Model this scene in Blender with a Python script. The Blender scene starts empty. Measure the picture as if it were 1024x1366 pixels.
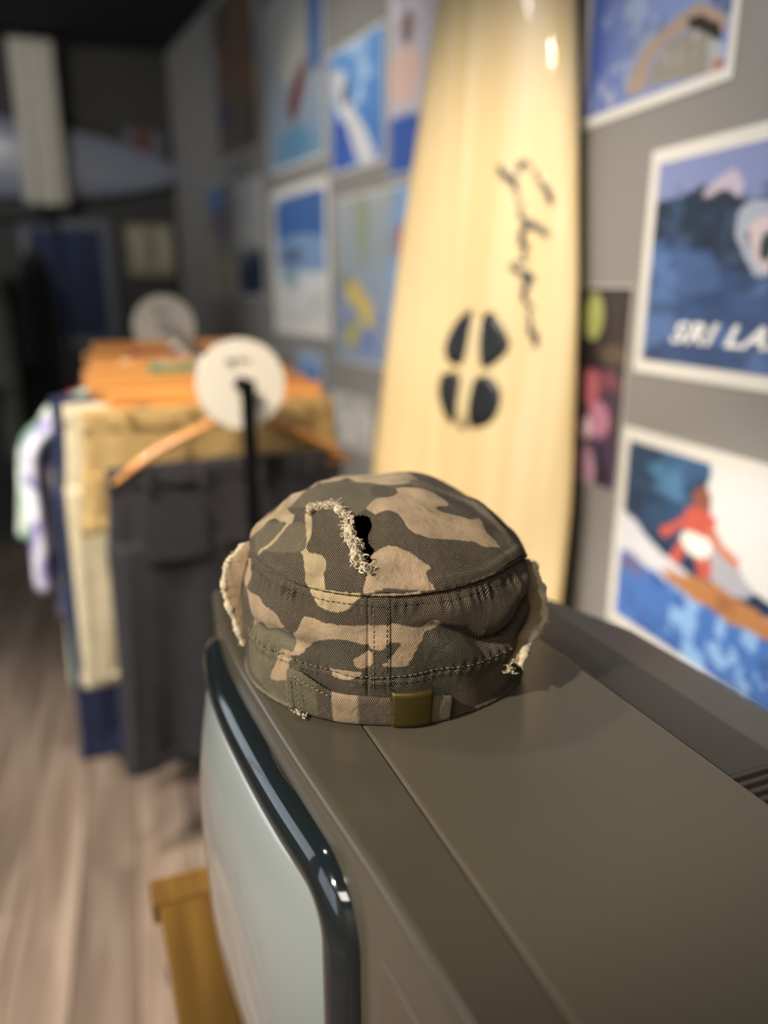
import bpy, bmesh, math, random
import numpy as np
from mathutils import Vector, Matrix

# ------------------------------------------------------------------ camera, world, lights, exposure
scene = bpy.context.scene
C = scene.collection
R = math.radians
HC = 1.35                                   # height of the lens above the shop floor
cam_data = bpy.data.cameras.new('camera')
cam = bpy.data.objects.new('camera', cam_data); C.objects.link(cam)
cam_data.sensor_fit = 'VERTICAL'; cam_data.sensor_height = 36.0
cam_data.lens = 36.0 * 1024 / 1366
yaw, pitch = R(17.8), R(16.2)
fwd = Vector((math.sin(yaw) * math.cos(pitch), math.cos(yaw) * math.cos(pitch), -math.sin(pitch)))
rgt = Vector((math.cos(yaw), -math.sin(yaw), 0)); upv = rgt.cross(fwd)
cam.matrix_world = Matrix(((rgt.x, upv.x, -fwd.x, 0), (rgt.y, upv.y, -fwd.y, 0), (rgt.z, upv.z, -fwd.z, HC), (0, 0, 0, 1)))
cam_data.clip_start = .02
cam_data.dof.use_dof = True
cam_data.dof.focus_distance = .437
cam_data.dof.aperture_fstop = 2.3
scene.camera = cam

world = bpy.data.worlds.new('world'); scene.world = world; world.use_nodes = True
world.node_tree.nodes['Background'].inputs[0].default_value = (.80, .88, 1.0, 1)
world.node_tree.nodes['Background'].inputs[1].default_value = .10

def spot(name, loc, aim, watts, angle, blend=.5, size=.05, col=(1, .84, .66)):
    d = bpy.data.lights.new(name, 'SPOT'); d.energy = watts; d.spot_size = R(angle); d.spot_blend = blend
    d.shadow_soft_size = size; d.color = col
    o = bpy.data.objects.new(name, d); C.objects.link(o); o.location = loc
    o.rotation_euler = (Vector(aim) - Vector(loc)).to_track_quat('-Z', 'Y').to_euler()
    return o
def area(name, loc, aim, watts, sx, sy, col=(1, .93, .84)):
    d = bpy.data.lights.new(name, 'AREA'); d.energy = watts; d.shape = 'RECTANGLE'; d.size = sx; d.size_y = sy; d.color = col
    o = bpy.data.objects.new(name, d); C.objects.link(o); o.location = loc
    o.rotation_euler = (Vector(aim) - Vector(loc)).to_track_quat('-Z', 'Y').to_euler()
    return o
# track spots under the black ceiling, and one added fill spot
spot('track_spot_cap', (-1.38, -.22, 2.36), (.13, .47, 1.17), 290, 20, .6, .03, (1, .91, .80))
spot('track_spot_board', (-.45, .45, 2.42), (.56, 1.42, .95), 172, 50, .8, .05, (1, .86, .66))
spot('track_spot_wall', (-.50, 1.05, 2.42), (.75, .75, 1.20), 66, 62, .9, .06, (1, .97, .94))
spot('track_spot_rack', (-.65, .65, 2.42), (.02, 1.50, .85), 95, 50, .7, .05, (1, .88, .70))
spot('track_spot_posters', (-.75, 1.75, 2.42), (.64, 2.45, 1.50), 115, 56, .9, .06, (1, .94, .86))
spot('track_spot_floor', (-.95, .9, 2.42), (-.20, 1.65, 0), 250, 62, .9, .06, (1, .94, .88))
spot('back_fill_spot', (-.9, 2.6, 2.42), (-.25, 4.5, 1.75), 40, 75, .9, .06, (1, .95, .90))  # fill spot added to brighten the dark far end
# unseen area light added overhead behind the camera, for screen reflections
area('aisle_fill_area', (-1.0, -1.1, 2.44), (-1.0, -1.1, 0), 30, 1.2, .6)

vs = scene.view_settings
vs.view_transform = 'Standard'; vs.look = 'None'; vs.gamma = 1; vs.exposure = .0
vs.use_curve_mapping = False

# ------------------------------------------------------------------ helpers
rnd = random.Random(7)
rng = np.random.default_rng(11)
def hexc(h, a=1):
    c = [int(h[i:i + 2], 16) / 255 for i in (0, 2, 4)]
    return tuple(x / 12.92 if x <= .04045 else ((x + .055) / 1.055) ** 2.4 for x in c) + (a,)
def tag(o, label=None, cat=None, group=None, kind=None):
    if label: o['label'] = label
    if cat: o['category'] = cat
    if group: o['group'] = group
    if kind: o['kind'] = kind
    return o
def empty(name, loc=(0, 0, 0), rz=0.0, label=None, cat=None, group=None):
    o = bpy.data.objects.new(name, None); C.objects.link(o); o.empty_display_size = .05
    o.location = loc; o.rotation_euler = (0, 0, rz)
    return tag(o, label, cat, group)
def link(name, me, m=None, parent=None):
    o = bpy.data.objects.new(name, me); C.objects.link(o)
    if m is not None and not me.materials: me.materials.append(m)
    if parent is not None: o.parent = parent
    return o
def mesh(name, verts, faces, m=None, parent=None, smooth=True, col=None, uv=None):
    me = bpy.data.meshes.new(name)
    verts = np.asarray(verts, dtype=np.float32).reshape(-1, 3)
    if isinstance(faces, np.ndarray):
        n = len(faces); k = faces.shape[1]
        me.vertices.add(len(verts)); me.vertices.foreach_set('co', verts.ravel())
        me.loops.add(n * k); me.loops.foreach_set('vertex_index', faces.astype(np.int32).ravel())
        me.polygons.add(n); me.polygons.foreach_set('loop_start', np.arange(0, n * k, k, dtype=np.int32))
        me.update(calc_edges=True)
    else:
        me.from_pydata([tuple(map(float, v)) for v in verts], [], faces); me.update()
    if smooth: me.polygons.foreach_set('use_smooth', np.ones(len(me.polygons), dtype=bool))
    if col is not None:
        a = me.color_attributes.new('print', 'FLOAT_COLOR', 'POINT')
        c = np.ones((len(verts), 4), dtype=np.float32); c[:, :3] = col
        a.data.foreach_set('color', c.ravel())
    if uv is not None:
        l = me.uv_layers.new(name='cloth')
        idx = np.empty(len(me.loops), dtype=np.int32); me.loops.foreach_get('vertex_index', idx)
        l.data.foreach_set('uv', np.asarray(uv, dtype=np.float32)[idx].ravel())
    me.validate()
    return link(name, me, m, parent)
def grid_faces(nu, nv, wrap=False):
    i = np.arange(nu if wrap else nu - 1); j = np.arange(nv - 1)
    I, J = np.meshgrid(i, j, indexing='ij'); I2 = (I + 1) % nu
    return np.stack([I * nv + J, I2 * nv + J, I2 * nv + J + 1, I * nv + J + 1], -1).reshape(-1, 4)
def bm_to(name, bm, m, parent=None, smooth=False):
    me = bpy.data.meshes.new(name); bmesh.ops.recalc_face_normals(bm, faces=bm.faces); bm.to_mesh(me); bm.free()
    if smooth: me.polygons.foreach_set('use_smooth', np.ones(len(me.polygons), dtype=bool))
    return link(name, me, m, parent)
def box_bm(x0, x1, y0, y1, z0, z1, bev=0, seg=2, bm=None):
    b = bmesh.new()
    vs_ = [b.verts.new((x, y, z)) for x in (x0, x1) for y in (y0, y1) for z in (z0, z1)]
    for f in ((0, 1, 3, 2), (4, 6, 7, 5), (0, 4, 5, 1), (2, 3, 7, 6), (0, 2, 6, 4), (1, 5, 7, 3)): b.faces.new([vs_[i] for i in f])
    if bev: bmesh.ops.bevel(b, geom=b.edges[:], offset=bev, segments=seg, affect='EDGES', profile=.5)
    if bm is None: return b
    me = bpy.data.meshes.new('tmp'); b.to_mesh(me); b.free(); bm.from_mesh(me); bpy.data.meshes.remove(me); return bm
def box(name, x0, x1, y0, y1, z0, z1, m, parent=None, bev=0, seg=2, smooth=False):
    return bm_to(name, box_bm(x0, x1, y0, y1, z0, z1, bev, seg), m, parent, smooth)
def tube_vf(pts, rad, seg=8, caps=True, off=0, flat=1.0):
    """tube along a polyline; rad is a number or one per point"""
    P = np.asarray(pts, float); n = len(P)
    rad = np.full(n, rad) if np.isscalar(rad) else np.asarray(rad, float)
    Tn = np.gradient(P, axis=0); Tn /= np.linalg.norm(Tn, axis=1)[:, None] + 1e-12
    ref = np.array([0, 0, 1.0]) if abs(Tn[0, 2]) < .9 else np.array([1.0, 0, 0])
    V = []; a = np.linspace(0, 2 * np.pi, seg, endpoint=False)
    N = np.cross(ref, Tn[0]); N /= np.linalg.norm(N)
    for k in range(n):
        N = N - Tn[k] * (N @ Tn[k]); N /= np.linalg.norm(N) + 1e-12
        B = np.cross(Tn[k], N)
        V.append(P[k] + rad[k] * (np.cos(a)[:, None] * N + flat * np.sin(a)[:, None] * B))
    V = np.concatenate(V)
    F = [(off + k * seg + i, off + k * seg + (i + 1) % seg, off + (k + 1) * seg + (i + 1) % seg, off + (k + 1) * seg + i) for k in range(n - 1) for i in range(seg)]
    if caps:
        F.append(tuple(off + i for i in range(seg))[::-1]); F.append(tuple(off + (n - 1) * seg + i for i in range(seg)))
    return V, F
def tube(name, pts, rad, m, parent=None, seg=10):
    V, F = tube_vf(pts, rad, seg); return mesh(name, V, F, m, parent)
def spline(pts, n):
    """Catmull-Rom through the points"""
    P = np.asarray(pts, float); P = np.vstack([2 * P[0] - P[1], P, 2 * P[-1] - P[-2]]); k = len(P) - 3
    t = np.linspace(0, k - 1e-9, n); i = t.astype(int); u = (t - i)[:, None]
    a, b, c, d = P[i], P[i + 1], P[i + 2], P[i + 3]
    return .5 * (2 * b + (c - a) * u + (2 * a - 5 * b + 4 * c - d) * u ** 2 + (3 * b - a - 3 * c + d) * u ** 3)
def inside(poly, x, y):
    P = np.asarray(poly, float); r = np.zeros(x.shape, bool); j = len(P) - 1
    for i in range(len(P)):
        (xi, yi), (xj, yj) = P[i], P[j]
        if yi != yj:
            r ^= ((yi > y) != (yj > y)) & (x < (xj - xi) * (y - yi) / (yj - yi) + xi)
        j = i
    return r
def round_poly(p, n=4):
    P = np.asarray(p, float)
    return spline(np.vstack([P, P[:1]]), len(P) * n)[:-1] if len(P) > 3 else P
_lat = rng.random((64, 64))
def vnoise(x, y):
    xi = np.floor(x).astype(int); yi = np.floor(y).astype(int); u = x - xi; v = y - yi
    u = u * u * (3 - 2 * u); v = v * v * (3 - 2 * v); g = lambda a, b: _lat[a % 64, b % 64]
    return (g(xi, yi) * (1 - u) + g(xi + 1, yi) * u) * (1 - v) + (g(xi, yi + 1) * (1 - u) + g(xi + 1, yi + 1) * u) * v
def fbm(x, y, o=4):
    s = 0; a = .5
    for k in range(o): s = s + a * vnoise(x * 2 ** k + 17 * k, y * 2 ** k + 5 * k); a *= .5
    return s

# ------------------------------------------------------------------ materials
def new_mat(name):
    m = bpy.data.materials.new(name); m.use_nodes = True
    nt = m.node_tree; return m, nt, nt.nodes['Principled BSDF']
def mat(name, col, rough=.6, metal=0, var=.0, scale=20, bump=0, bscale=200, coat=0, spec=.5, stretch=(1, 1, 1), sheen=0, coatr=.05):
    m, nt, b = new_mat(name)
    c = hexc(col) if isinstance(col, str) else tuple(col) + (1,)
    b.inputs['Base Color'].default_value = c; b.inputs['Roughness'].default_value = rough
    b.inputs['Metallic'].default_value = metal; b.inputs['Coat Weight'].default_value = coat; b.inputs['Coat Roughness'].default_value = coatr
    b.inputs['Specular IOR Level'].default_value = spec; b.inputs['Sheen Weight'].default_value = sheen
    N = nt.nodes; L = nt.links
    tc = N.new('ShaderNodeTexCoord'); mp = N.new('ShaderNodeMapping'); mp.inputs['Scale'].default_value = stretch
    L.new(tc.outputs['Object'], mp.inputs['Vector'])
    if var:
        n = N.new('ShaderNodeTexNoise'); n.inputs['Scale'].default_value = scale; n.inputs['Detail'].default_value = 5
        L.new(mp.outputs[0], n.inputs['Vector'])
        h = N.new('ShaderNodeHueSaturation'); h.inputs['Color'].default_value = c
        r = N.new('ShaderNodeMapRange'); r.inputs['From Min'].default_value = .3; r.inputs['From Max'].default_value = .7
        r.inputs['To Min'].default_value = 1 - var; r.inputs['To Max'].default_value = 1 + var
        L.new(n.outputs['Fac'], r.inputs['Value']); L.new(r.outputs[0], h.inputs['Value']); L.new(h.outputs[0], b.inputs['Base Color'])
    if bump:
        n2 = N.new('ShaderNodeTexNoise'); n2.inputs['Scale'].default_value = bscale; L.new(mp.outputs[0], n2.inputs['Vector'])
        bp = N.new('ShaderNodeBump'); bp.inputs['Strength'].default_value = bump; bp.inputs['Distance'].default_value = .002
        L.new(n2.outputs['Fac'], bp.inputs['Height']); L.new(bp.outputs[0], b.inputs['Normal'])
    return m
def print_mat(name, rough=.35, coat=.25):
    m, nt, b = new_mat(name)
    a = nt.nodes.new('ShaderNodeAttribute'); a.attribute_name = 'print'
    nt.links.new(a.outputs['Color'], b.inputs['Base Color'])
    b.inputs['Roughness'].default_value = rough; b.inputs['Coat Weight'].default_value = coat; b.inputs['Coat Roughness'].default_value = .2
    return m
def wood_mat(name, c0, c1, c2=None, scale=3.0, stretch=(14, 14, 1), rough=.45, coat=0, cells=None):
    """wood grain, stretched along local Z"""
    m, nt, b = new_mat(name); N = nt.nodes; L = nt.links
    tc = N.new('ShaderNodeTexCoord'); mp = N.new('ShaderNodeMapping'); mp.inputs['Scale'].default_value = stretch
    L.new(tc.outputs['Object'], mp.inputs['Vector'])
    oi = N.new('ShaderNodeObjectInfo'); ad = N.new('ShaderNodeVectorMath'); ad.operation = 'ADD'
    sc_ = N.new('ShaderNodeVectorMath'); sc_.operation = 'SCALE'; sc_.inputs[0].default_value = (31, 17, 23)
    L.new(oi.outputs['Random'], sc_.inputs['Scale']); L.new(mp.outputs[0], ad.inputs[0]); L.new(sc_.outputs[0], ad.inputs[1])
    n = N.new('ShaderNodeTexNoise'); n.inputs['Scale'].default_value = scale; n.inputs['Detail'].default_value = 6; n.inputs['Distortion'].default_value = .6
    L.new(ad.outputs[0], n.inputs['Vector'])
    cr = N.new('ShaderNodeValToRGB'); cr.color_ramp.elements[0].position = .32; cr.color_ramp.elements[1].position = .68
    cr.color_ramp.elements[0].color = hexc(c0); cr.color_ramp.elements[1].color = hexc(c1)
    if c2:
        e = cr.color_ramp.elements.new(.5); e.color = hexc(c2)
    L.new(n.outputs['Fac'], cr.inputs[0])
    h = N.new('ShaderNodeHueSaturation'); r = N.new('ShaderNodeMapRange'); r.inputs['To Min'].default_value = .74; r.inputs['To Max'].default_value = 1.2
    L.new(oi.outputs['Random'], r.inputs['Value']); L.new(r.outputs[0], h.inputs['Value']); L.new(cr.outputs[0], h.inputs['Color'])
    L.new(h.outputs[0], b.inputs['Base Color'])
    b.inputs['Roughness'].default_value = rough; b.inputs['Coat Weight'].default_value = coat
    bp = N.new('ShaderNodeBump'); bp.inputs['Strength'].default_value = .15; bp.inputs['Distance'].default_value = .001
    L.new(n.outputs['Fac'], bp.inputs['Height']); L.new(bp.outputs[0], b.inputs['Normal'])
    return m

M_WALL = mat('grey_wall_paint', '7d7974', .62, var=.03, scale=3, bump=.05, bscale=160)
M_DARKWALL = mat('charcoal_wall_paint', '34332f', .75, var=.06, scale=2)
M_PALEWALL = mat('pale_wall_paint', 'b4afa6', .7, var=.03, scale=2)
M_CEIL = mat('black_ceiling_paint', '0a0a0a', .9)
M_PAPER = mat('poster_paper', 'cfcac2', .5, var=.02, scale=8)
M_PRINT = print_mat('poster_print')
M_BLACK = mat('black_metal', '101010', .45)
M_CHROME = mat('brushed_rail', 'b8b8b6', .28, metal=1)
M_HANG = wood_mat('hanger_wood', '9a6230', 'c48a4c', 'ae763e', scale=2.5, stretch=(1, 10, 10), rough=.35, coat=.3)
M_DISC = mat('white_disc_plastic', 'cac4ba', .6)

# ------------------------------------------------------------------ the room
def struct(o): o['kind'] = 'structure'; return o
XW = .75
# the right wall turns by ten degrees behind the surfboard
bend = Vector((XW, 1.9, 0)); wd2 = Vector((-math.sin(R(10)), math.cos(R(10)), 0)); wn2 = Vector((-wd2.y, wd2.x, 0))
far = bend + wd2 * 2.66
wl = [(XW, -2.0), (XW, 1.9), (far.x, far.y)]
CEIL = 2.5
def wall_strip(name, pts, m, thick, side):
    V = []; F = []
    P = [Vector((p[0], p[1])) for p in pts]
    for k, p in enumerate(P):
        d = (P[min(k + 1, len(P) - 1)] - P[max(k - 1, 0)]).normalized(); n = Vector((d.y, -d.x)) * side
        for q in (p, p + n * thick):
            V += [(q.x, q.y, 0), (q.x, q.y, CEIL)]
    for k in range(len(P) - 1):
        a, b = k * 4, k * 4 + 4
        F += [(a, b, b + 1, a + 1), (a + 2, a + 3, b + 3, b + 2), (a + 1, b + 1, b + 3, a + 3), (a, a + 2, b + 2, b)]
    e = (len(P) - 1) * 4
    F += [(0, 1, 3, 2), (e, e + 2, e + 3, e + 1)]
    return struct(mesh(name, V, F, m, smooth=False))
wall_strip('wall_right', wl, M_WALL, .1, 1)
YB = far.y
wall_strip('wall_back', [(-2.4, YB), (far.x, YB)], M_DARKWALL, .1, -1)
wall_strip('wall_left', [(-2.4, -2.0), (-2.4, YB)], M_PALEWALL, .1, -1)
wall_strip('wall_front', [(-2.4, -2.0), (XW, -2.0)], M_PALEWALL, .1, 1)
struct(box('ceiling', -2.5, .85, -2.1, YB + .1, CEIL, CEIL + .08, M_CEIL))
floor = struct(box('floor', -2.5, .85, -2.1, YB + .1, -.06, -.006, mat('floor_joint', '2a221d', .8)))
M_PLANK = wood_mat('floor_plank_wood', '79675a', 'a4917f', '8c7868', scale=1.6, stretch=(16, 1.2, 1), rough=.42)
PW, PL = .128, 1.22
plank_me = None
for i, x in enumerate(np.arange(-2.4, XW - .02, PW)):
    y = -2.0 - (i * .47 % 1.0) * PL
    while y < YB:
        a, b = max(y, -2.0), min(y + PL, YB)
        if b - a > .05:
            wx = min(x + PW, XW) - .0030
            box('plank', x + .0004, wx, a + .0008, b - .0008, -.008, 0, M_PLANK, floor, .0012, 1)
        y += PL
def baseboard(name, pts, side):
    V = []; F = []
    P = [Vector((p[0], p[1])) for p in pts]
    for k, p in enumerate(P):
        d = (P[min(k + 1, len(P) - 1)] - P[max(k - 1, 0)]).normalized(); n = Vector((-d.y, d.x)) * side
        for q, z in ((p, 0), (p + n * .012, 0), (p + n * .012, .075), (p + n * .006, .085), (p, .085)): V.append((q.x, q.y, z))
    for k in range(len(P) - 1):
        for j in range(5): F.append((k * 5 + j, k * 5 + 5 + j, k * 5 + 5 + (j + 1) % 5, k * 5 + (j + 1) % 5))
    return struct(mesh(name, V, F, mat(name + '_paint', '3a3937', .5), smooth=False))
baseboard('baseboard_right', wl, 1)
baseboard('baseboard_back', [(-2.39, YB), (far.x, YB)], -1)

# unseen glowing windows, added for reflections on the bezel and cabinet edge
M_WFR = mat('window_frame_paint', 'c9c6c0', .5)
M_PANE_GLOW, _nt, _b = new_mat('added_pane_glow'); _b.inputs['Base Color'].default_value = (.6, .7, .8, 1); _b.inputs['Emission Color'].default_value = (.78, .89, 1, 1); _b.inputs['Emission Strength'].default_value = 1.9; _b.inputs['Roughness'].default_value = .1
def unseen_window(name, yc, WW, WH):
    win = empty(name, (-2.4, yc, .85)); win['kind'] = 'structure'
    for a, b in ((-WW / 2 - .05, -WW / 2), (-.02, .02), (WW / 2, WW / 2 + .05)): box('window_frame', .0005, .03, a, b, -.05, WH + .05, M_WFR, win, .004, 1)
    for a, b in ((-.05, 0), (WH, WH + .05)):
        for y0_, y1_ in ((-WW / 2, -.02), (.02, WW / 2)): box('window_frame', .0005, .03, y0_, y1_, a, b, M_WFR, win, .004, 1)
    for y0_, y1_ in ((-WW / 2, -.02), (.02, WW / 2)): box('glow_pane', .002, .010, y0_ + .001, y1_ - .001, .001, WH - .001, M_PANE_GLOW, win)
unseen_window('added_window_1', .10, 1.7, 1.25)
unseen_window('added_window_2', 2.85, 2.2, 1.35)

# ------------------------------------------------------------------ television (local x = depth from the screen side, local y = along the screen)
TVR = R(4.4); U0, V0 = .20, .36; ZT = HC - .25; TVH = .37; ZB = ZT - TVH
def tv_world(u, v): return (u * math.cos(TVR) - v * math.sin(TVR), u * math.sin(TVR) + v * math.cos(TVR))
wx_, wy_ = tv_world(U0, V0)
tv = empty('television', (wx_, wy_, ZB), TVR, 'old grey-brown tube television with bulging pale screen under the camouflage cap', 'television')
M_CASE = mat('television_plastic', '4d473b', .20, var=.035, scale=9, bump=.02, bscale=900, spec=.45)  # lighter than the frame plastic: the lid's brighter reflection is in the colour
M_CASE2 = mat('television_rear_plastic', '332f28', .5, var=.05, scale=9, bump=.06, bscale=700)
M_FRAME = mat('television_frame_plastic', '443f34', .18, var=.03, scale=9, spec=.45)
M_BEZEL = mat('black_gloss_bezel', '161b1d', .10, coat=.6)
M_GLASS = mat('tube_glass', '7e8481', .20, coat=.9, coatr=.06, var=.03, scale=5)
M_SLOT = mat('vent_black', '0b0a09', .8)
_fv = np.array([-.05, .06, .185, .26, .376, .49, .56, .640]); _fu = np.array([.1075, .1072, .1055, .1026, .0932, .0868, .0886, .0985])
def uface(v):
    v = np.asarray(v, float); acc = np.interp(v, _fv, _fu)
    for d in (-.03, -.015, .015, .03): acc = acc + np.interp(v + d, _fv, _fu)
    return acc / 5
Y0, Y1 = .045, .628
# front frame: a moulding from the bowed front edge back to the seam
n = 90; vv = np.linspace(Y0, Y1, n); V = []
for v in vv:
    uf = float(uface(v))
    prof = [(.1402, TVH - .0005), (uf + .006, TVH)] + [(uf + .005 - .005 * math.sin(a), TVH - .005 + .005 * math.cos(a)) for a in np.linspace(0, math.pi / 2, 6)] + \
           [(uf, TVH - .12), (uf + .002, .03), (uf + .008, .004), (.1402, 0)]
    V += [(u - U0, v - V0, z) for u, z in prof]
k = len(prof)
F = [(i * k + j, i * k + (j + 1) % k, (i + 1) * k + (j + 1) % k, (i + 1) * k + j) for i in range(n - 1) for j in range(k)]
F += [tuple(range(k))[::-1], tuple((n - 1) * k + j for j in range(k))]
o = mesh('front_frame', V, F, M_FRAME, tv)
md = o.modifiers.new('edges', 'EDGE_SPLIT'); md.split_angle = R(38)
# cabinet behind the seam
UB = .3058
box('cabinet', .1413 - U0, UB - U0, Y0 - V0, Y1 - V0, 0, TVH, M_CASE, tv, .0022, 3)
box('seam_filler', .1395 - U0, .1420 - U0, Y0 + .003 - V0, Y1 - .003 - V0, .02, TVH - .0022, M_SLOT, tv)
# rear housing: tapering hump towards the wall
st = [(UB, .050, .622, .012, TVH - .010), (.365, .055, .616, .016, TVH - .016), (.385, .070, .590, .03, TVH - .026), (.45, .10, .530, .05, TVH - .048), (.575, .19, .46, .07, TVH - .150), (.590, .20, .45, .08, TVH - .160)]
V = []
for (u, a, b, z0, z1) in st:
    r_ = .02
    ring = []
    for (cy, cz, a0) in ((b - r_, z1 - r_, 0), (a + r_, z1 - r_, 90), (a + r_, z0 + r_, 180), (b - r_, z0 + r_, 270)):
        ring += [(u - U0, cy + r_ * math.cos(R(a0 + q)) - V0, cz + r_ * math.sin(R(a0 + q))) for q in (0, 30, 60, 90)]
    V += ring
k = 16
F = [(i * k + j, i * k + (j + 1) % k, (i + 1) * k + (j + 1) % k, (i + 1) * k + j) for i in range(len(st) - 1) for j in range(k)]
F += [tuple(range(k)), tuple((len(st) - 1) * k + j for j in range(k))[::-1]]
rear = mesh('rear_housing', V, F, M_CASE2, tv)
md = rear.modifiers.new('edges', 'EDGE_SPLIT'); md.split_angle = R(30)
# ventilation slots on the ledge behind the lid
box('vent_recess', .3085 - U0, .350 - U0, .060 - V0, .268 - V0, TVH - .020, TVH - .0085, M_SLOT, rear)
slat = None
for i in range(31):
    y = .0625 + i * .0067
    if slat is None:
        slat = box('vent_slat', .3085 - U0, .350 - U0, y - .0016 - V0, y + .0016 - V0, TVH - .012, TVH - .0055, M_CASE2, rear, .0006, 1); y_first = y
    else:
        s = slat.copy(); C.objects.link(s); s.parent = rear; s.location = (0, y - y_first, 0)
# glossy black bezel: rounded frame swept round the screen, bowed with the front
VA, VB_, ZA, ZC = .277, .614, .060, TVH - .0215
def rrect(a, b, c, d, r, inset=0, per=14):
    a += inset; b -= inset; c += inset; d -= inset; r = max(r - inset, .004); P = []
    for (cy, cz, a0) in ((b - r, d - r, 0), (a + r, d - r, 90), (a + r, c + r, 180), (b - r, c + r, 270)):
        P += [(cy + r * math.cos(R(a0 + q)), cz + r * math.sin(R(a0 + q))) for q in np.linspace(0, 90, per)]
    Q = []
    for i in range(len(P)):                       # add points on the straight runs
        p, q = P[i], P[(i + 1) % len(P)]; L_ = math.dist(p, q); m_ = 16 if L_ > .1 else 1
        Q += [(p[0] + (q[0] - p[0]) * t / m_, p[1] + (q[1] - p[1]) * t / m_) for t in range(m_)]
    return Q
vm = (VA + VB_) / 2; hw = (VB_ - VA) / 2; zm = (ZA + ZC) / 2; hz = (ZC - ZA) / 2
def bow(v): return 1 - ((v - vm) / hw) ** 2
secs = [(0, -.001), (.0008, .003), (.003, .0062), (.007, .0088), (.011, .0102), (.015, .0112), (.019, .0112), (.022, .0100), (.0235, .0080), (.024, .004)]
V = []
for ins, h in secs:
    for v, z in rrect(VA, VB_, ZA, ZC, .040, ins):
        V.append((float(uface(v)) - h * (1 + .45 * bow(v)) - U0, v - V0, z))
m_ = len(V) // len(secs)
F = [(i * m_ + j, i * m_ + (j + 1) % m_, (i + 1) * m_ + (j + 1) % m_, (i + 1) * m_ + j) for i in range(len(secs) - 1) for j in range(m_)]
mesh('bezel', V, F, M_BEZEL, tv)
# the tube face
nv, nz = 60, 50; V = []
for i in range(nv):
    for j in range(nz):
        a = -1 + 2 * i / (nv - 1); b = -1 + 2 * j / (nz - 1)
        v = vm + (hw - .019) * a * math.sqrt(1 - .06 * b * b); z = zm + (hz - .019) * b * math.sqrt(1 - .06 * a * a)
        u = float(uface(v)) - .004 - .026 * max(0, 1 - abs(a) ** 2.6) ** .55 * max(0, 1 - abs(b) ** 2.8) ** .55
        V.append((u - U0, v - V0, z))
mesh('screen', V, grid_faces(nv, nz), M_GLASS, tv)
# control panel beside the screen: plate with two knobs and push buttons
pan = []
for v in np.linspace(.075, .252, 14):
    pan.append(float(uface(v)))
V = []
for v, uf in zip(np.linspace(.075, .252, 14), pan):
    V += [(uf + .004 - U0, v - V0, .04), (uf - .0016 - U0, v - V0, .042), (uf - .0016 - U0, v - V0, TVH - .036), (uf + .004 - U0, v - V0, TVH - .034)]
F = [(i * 4 + j, i * 4 + j + 1, i * 4 + 5 + j, i * 4 + 4 + j) for i in range(13) for j in range(3)] + [(0, 1, 2, 3), (55, 54, 53, 52)]
panel = mesh('control_panel', V, F, mat('panel_plastic', '453d31', .3), tv, smooth=False)
for zz, r_ in ((TVH - .09, .024), (TVH - .16, .024)):
    V, F = tube_vf([(float(uface(.165)) - U0 - .001, .165 - V0, zz), (float(uface(.165)) - U0 - .014, .165 - V0, zz), (float(uface(.165)) - U0 - .016, .165 - V0, zz)], [r_, r_ * .9, r_ * .75], 28)
    mesh('knob', V, F, M_BEZEL, panel)
for a in (.09, .56):
    for u in (.15, .40):
        box('foot', u - .02 - U0, u + .02 - U0, a - V0, a + .04 - V0, -.012, .022 if u < .3 else .09, M_SLOT, tv, .003, 1)

# ------------------------------------------------------------------ wooden stand the television stands on
M_STAND = wood_mat('amber_stand_wood', '6e4c1c', 'a47a32', '8e6526', scale=2.2, stretch=(14, 1.5, 14), rough=.5, coat=.0)
stand = empty('wooden_stand', (wx_, wy_, 0), TVR, 'amber wooden plank stand under the television', 'stand')
SZ = ZB - .012; SU0, SU1, SV0, SV1 = .030, .520, .00, .752
npk = 5; w_ = (SU1 - SU0) / npk
for i in range(npk):
    box('top_plank', SU0 + i * w_ + .001 - U0, SU0 + (i + 1) * w_ - .001 - U0, SV0 - V0, SV1 - .042 - V0, SZ - .022, SZ, M_STAND, stand, .003, 2)
box('end_board', SU0 - .006 - U0, SU1 + .006 - U0, SV1 - .040 - V0, SV1 - V0, SZ - .026, SZ, M_STAND, stand, .003, 2)
for u in (SU0 + .012, SU1 - .057):
    for v in (SV0 + .02, SV1 - .085):
        box('leg', u - U0, u + .045 - U0, v - V0, v + .045 - V0, 0, SZ - .022, M_STAND, stand, .003, 1)
for u in (SU0 + .020, SU1 - .04):
    box('apron', u - U0, u + .02 - U0, SV0 + .066 - V0, SV1 - .087 - V0, SZ - .10, SZ - .0225, M_STAND, stand, .002, 1)
for v in (SV0 + .03, SV1 - .075):
    box('apron', SU0 + .059 - U0, SU1 - .059 - U0, v - V0, v + .02 - V0, SZ - .10, SZ - .0225, M_STAND, stand, .002, 1)

# ------------------------------------------------------------------ camouflage cap (local -y = back of the cap, towards the lens)

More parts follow.
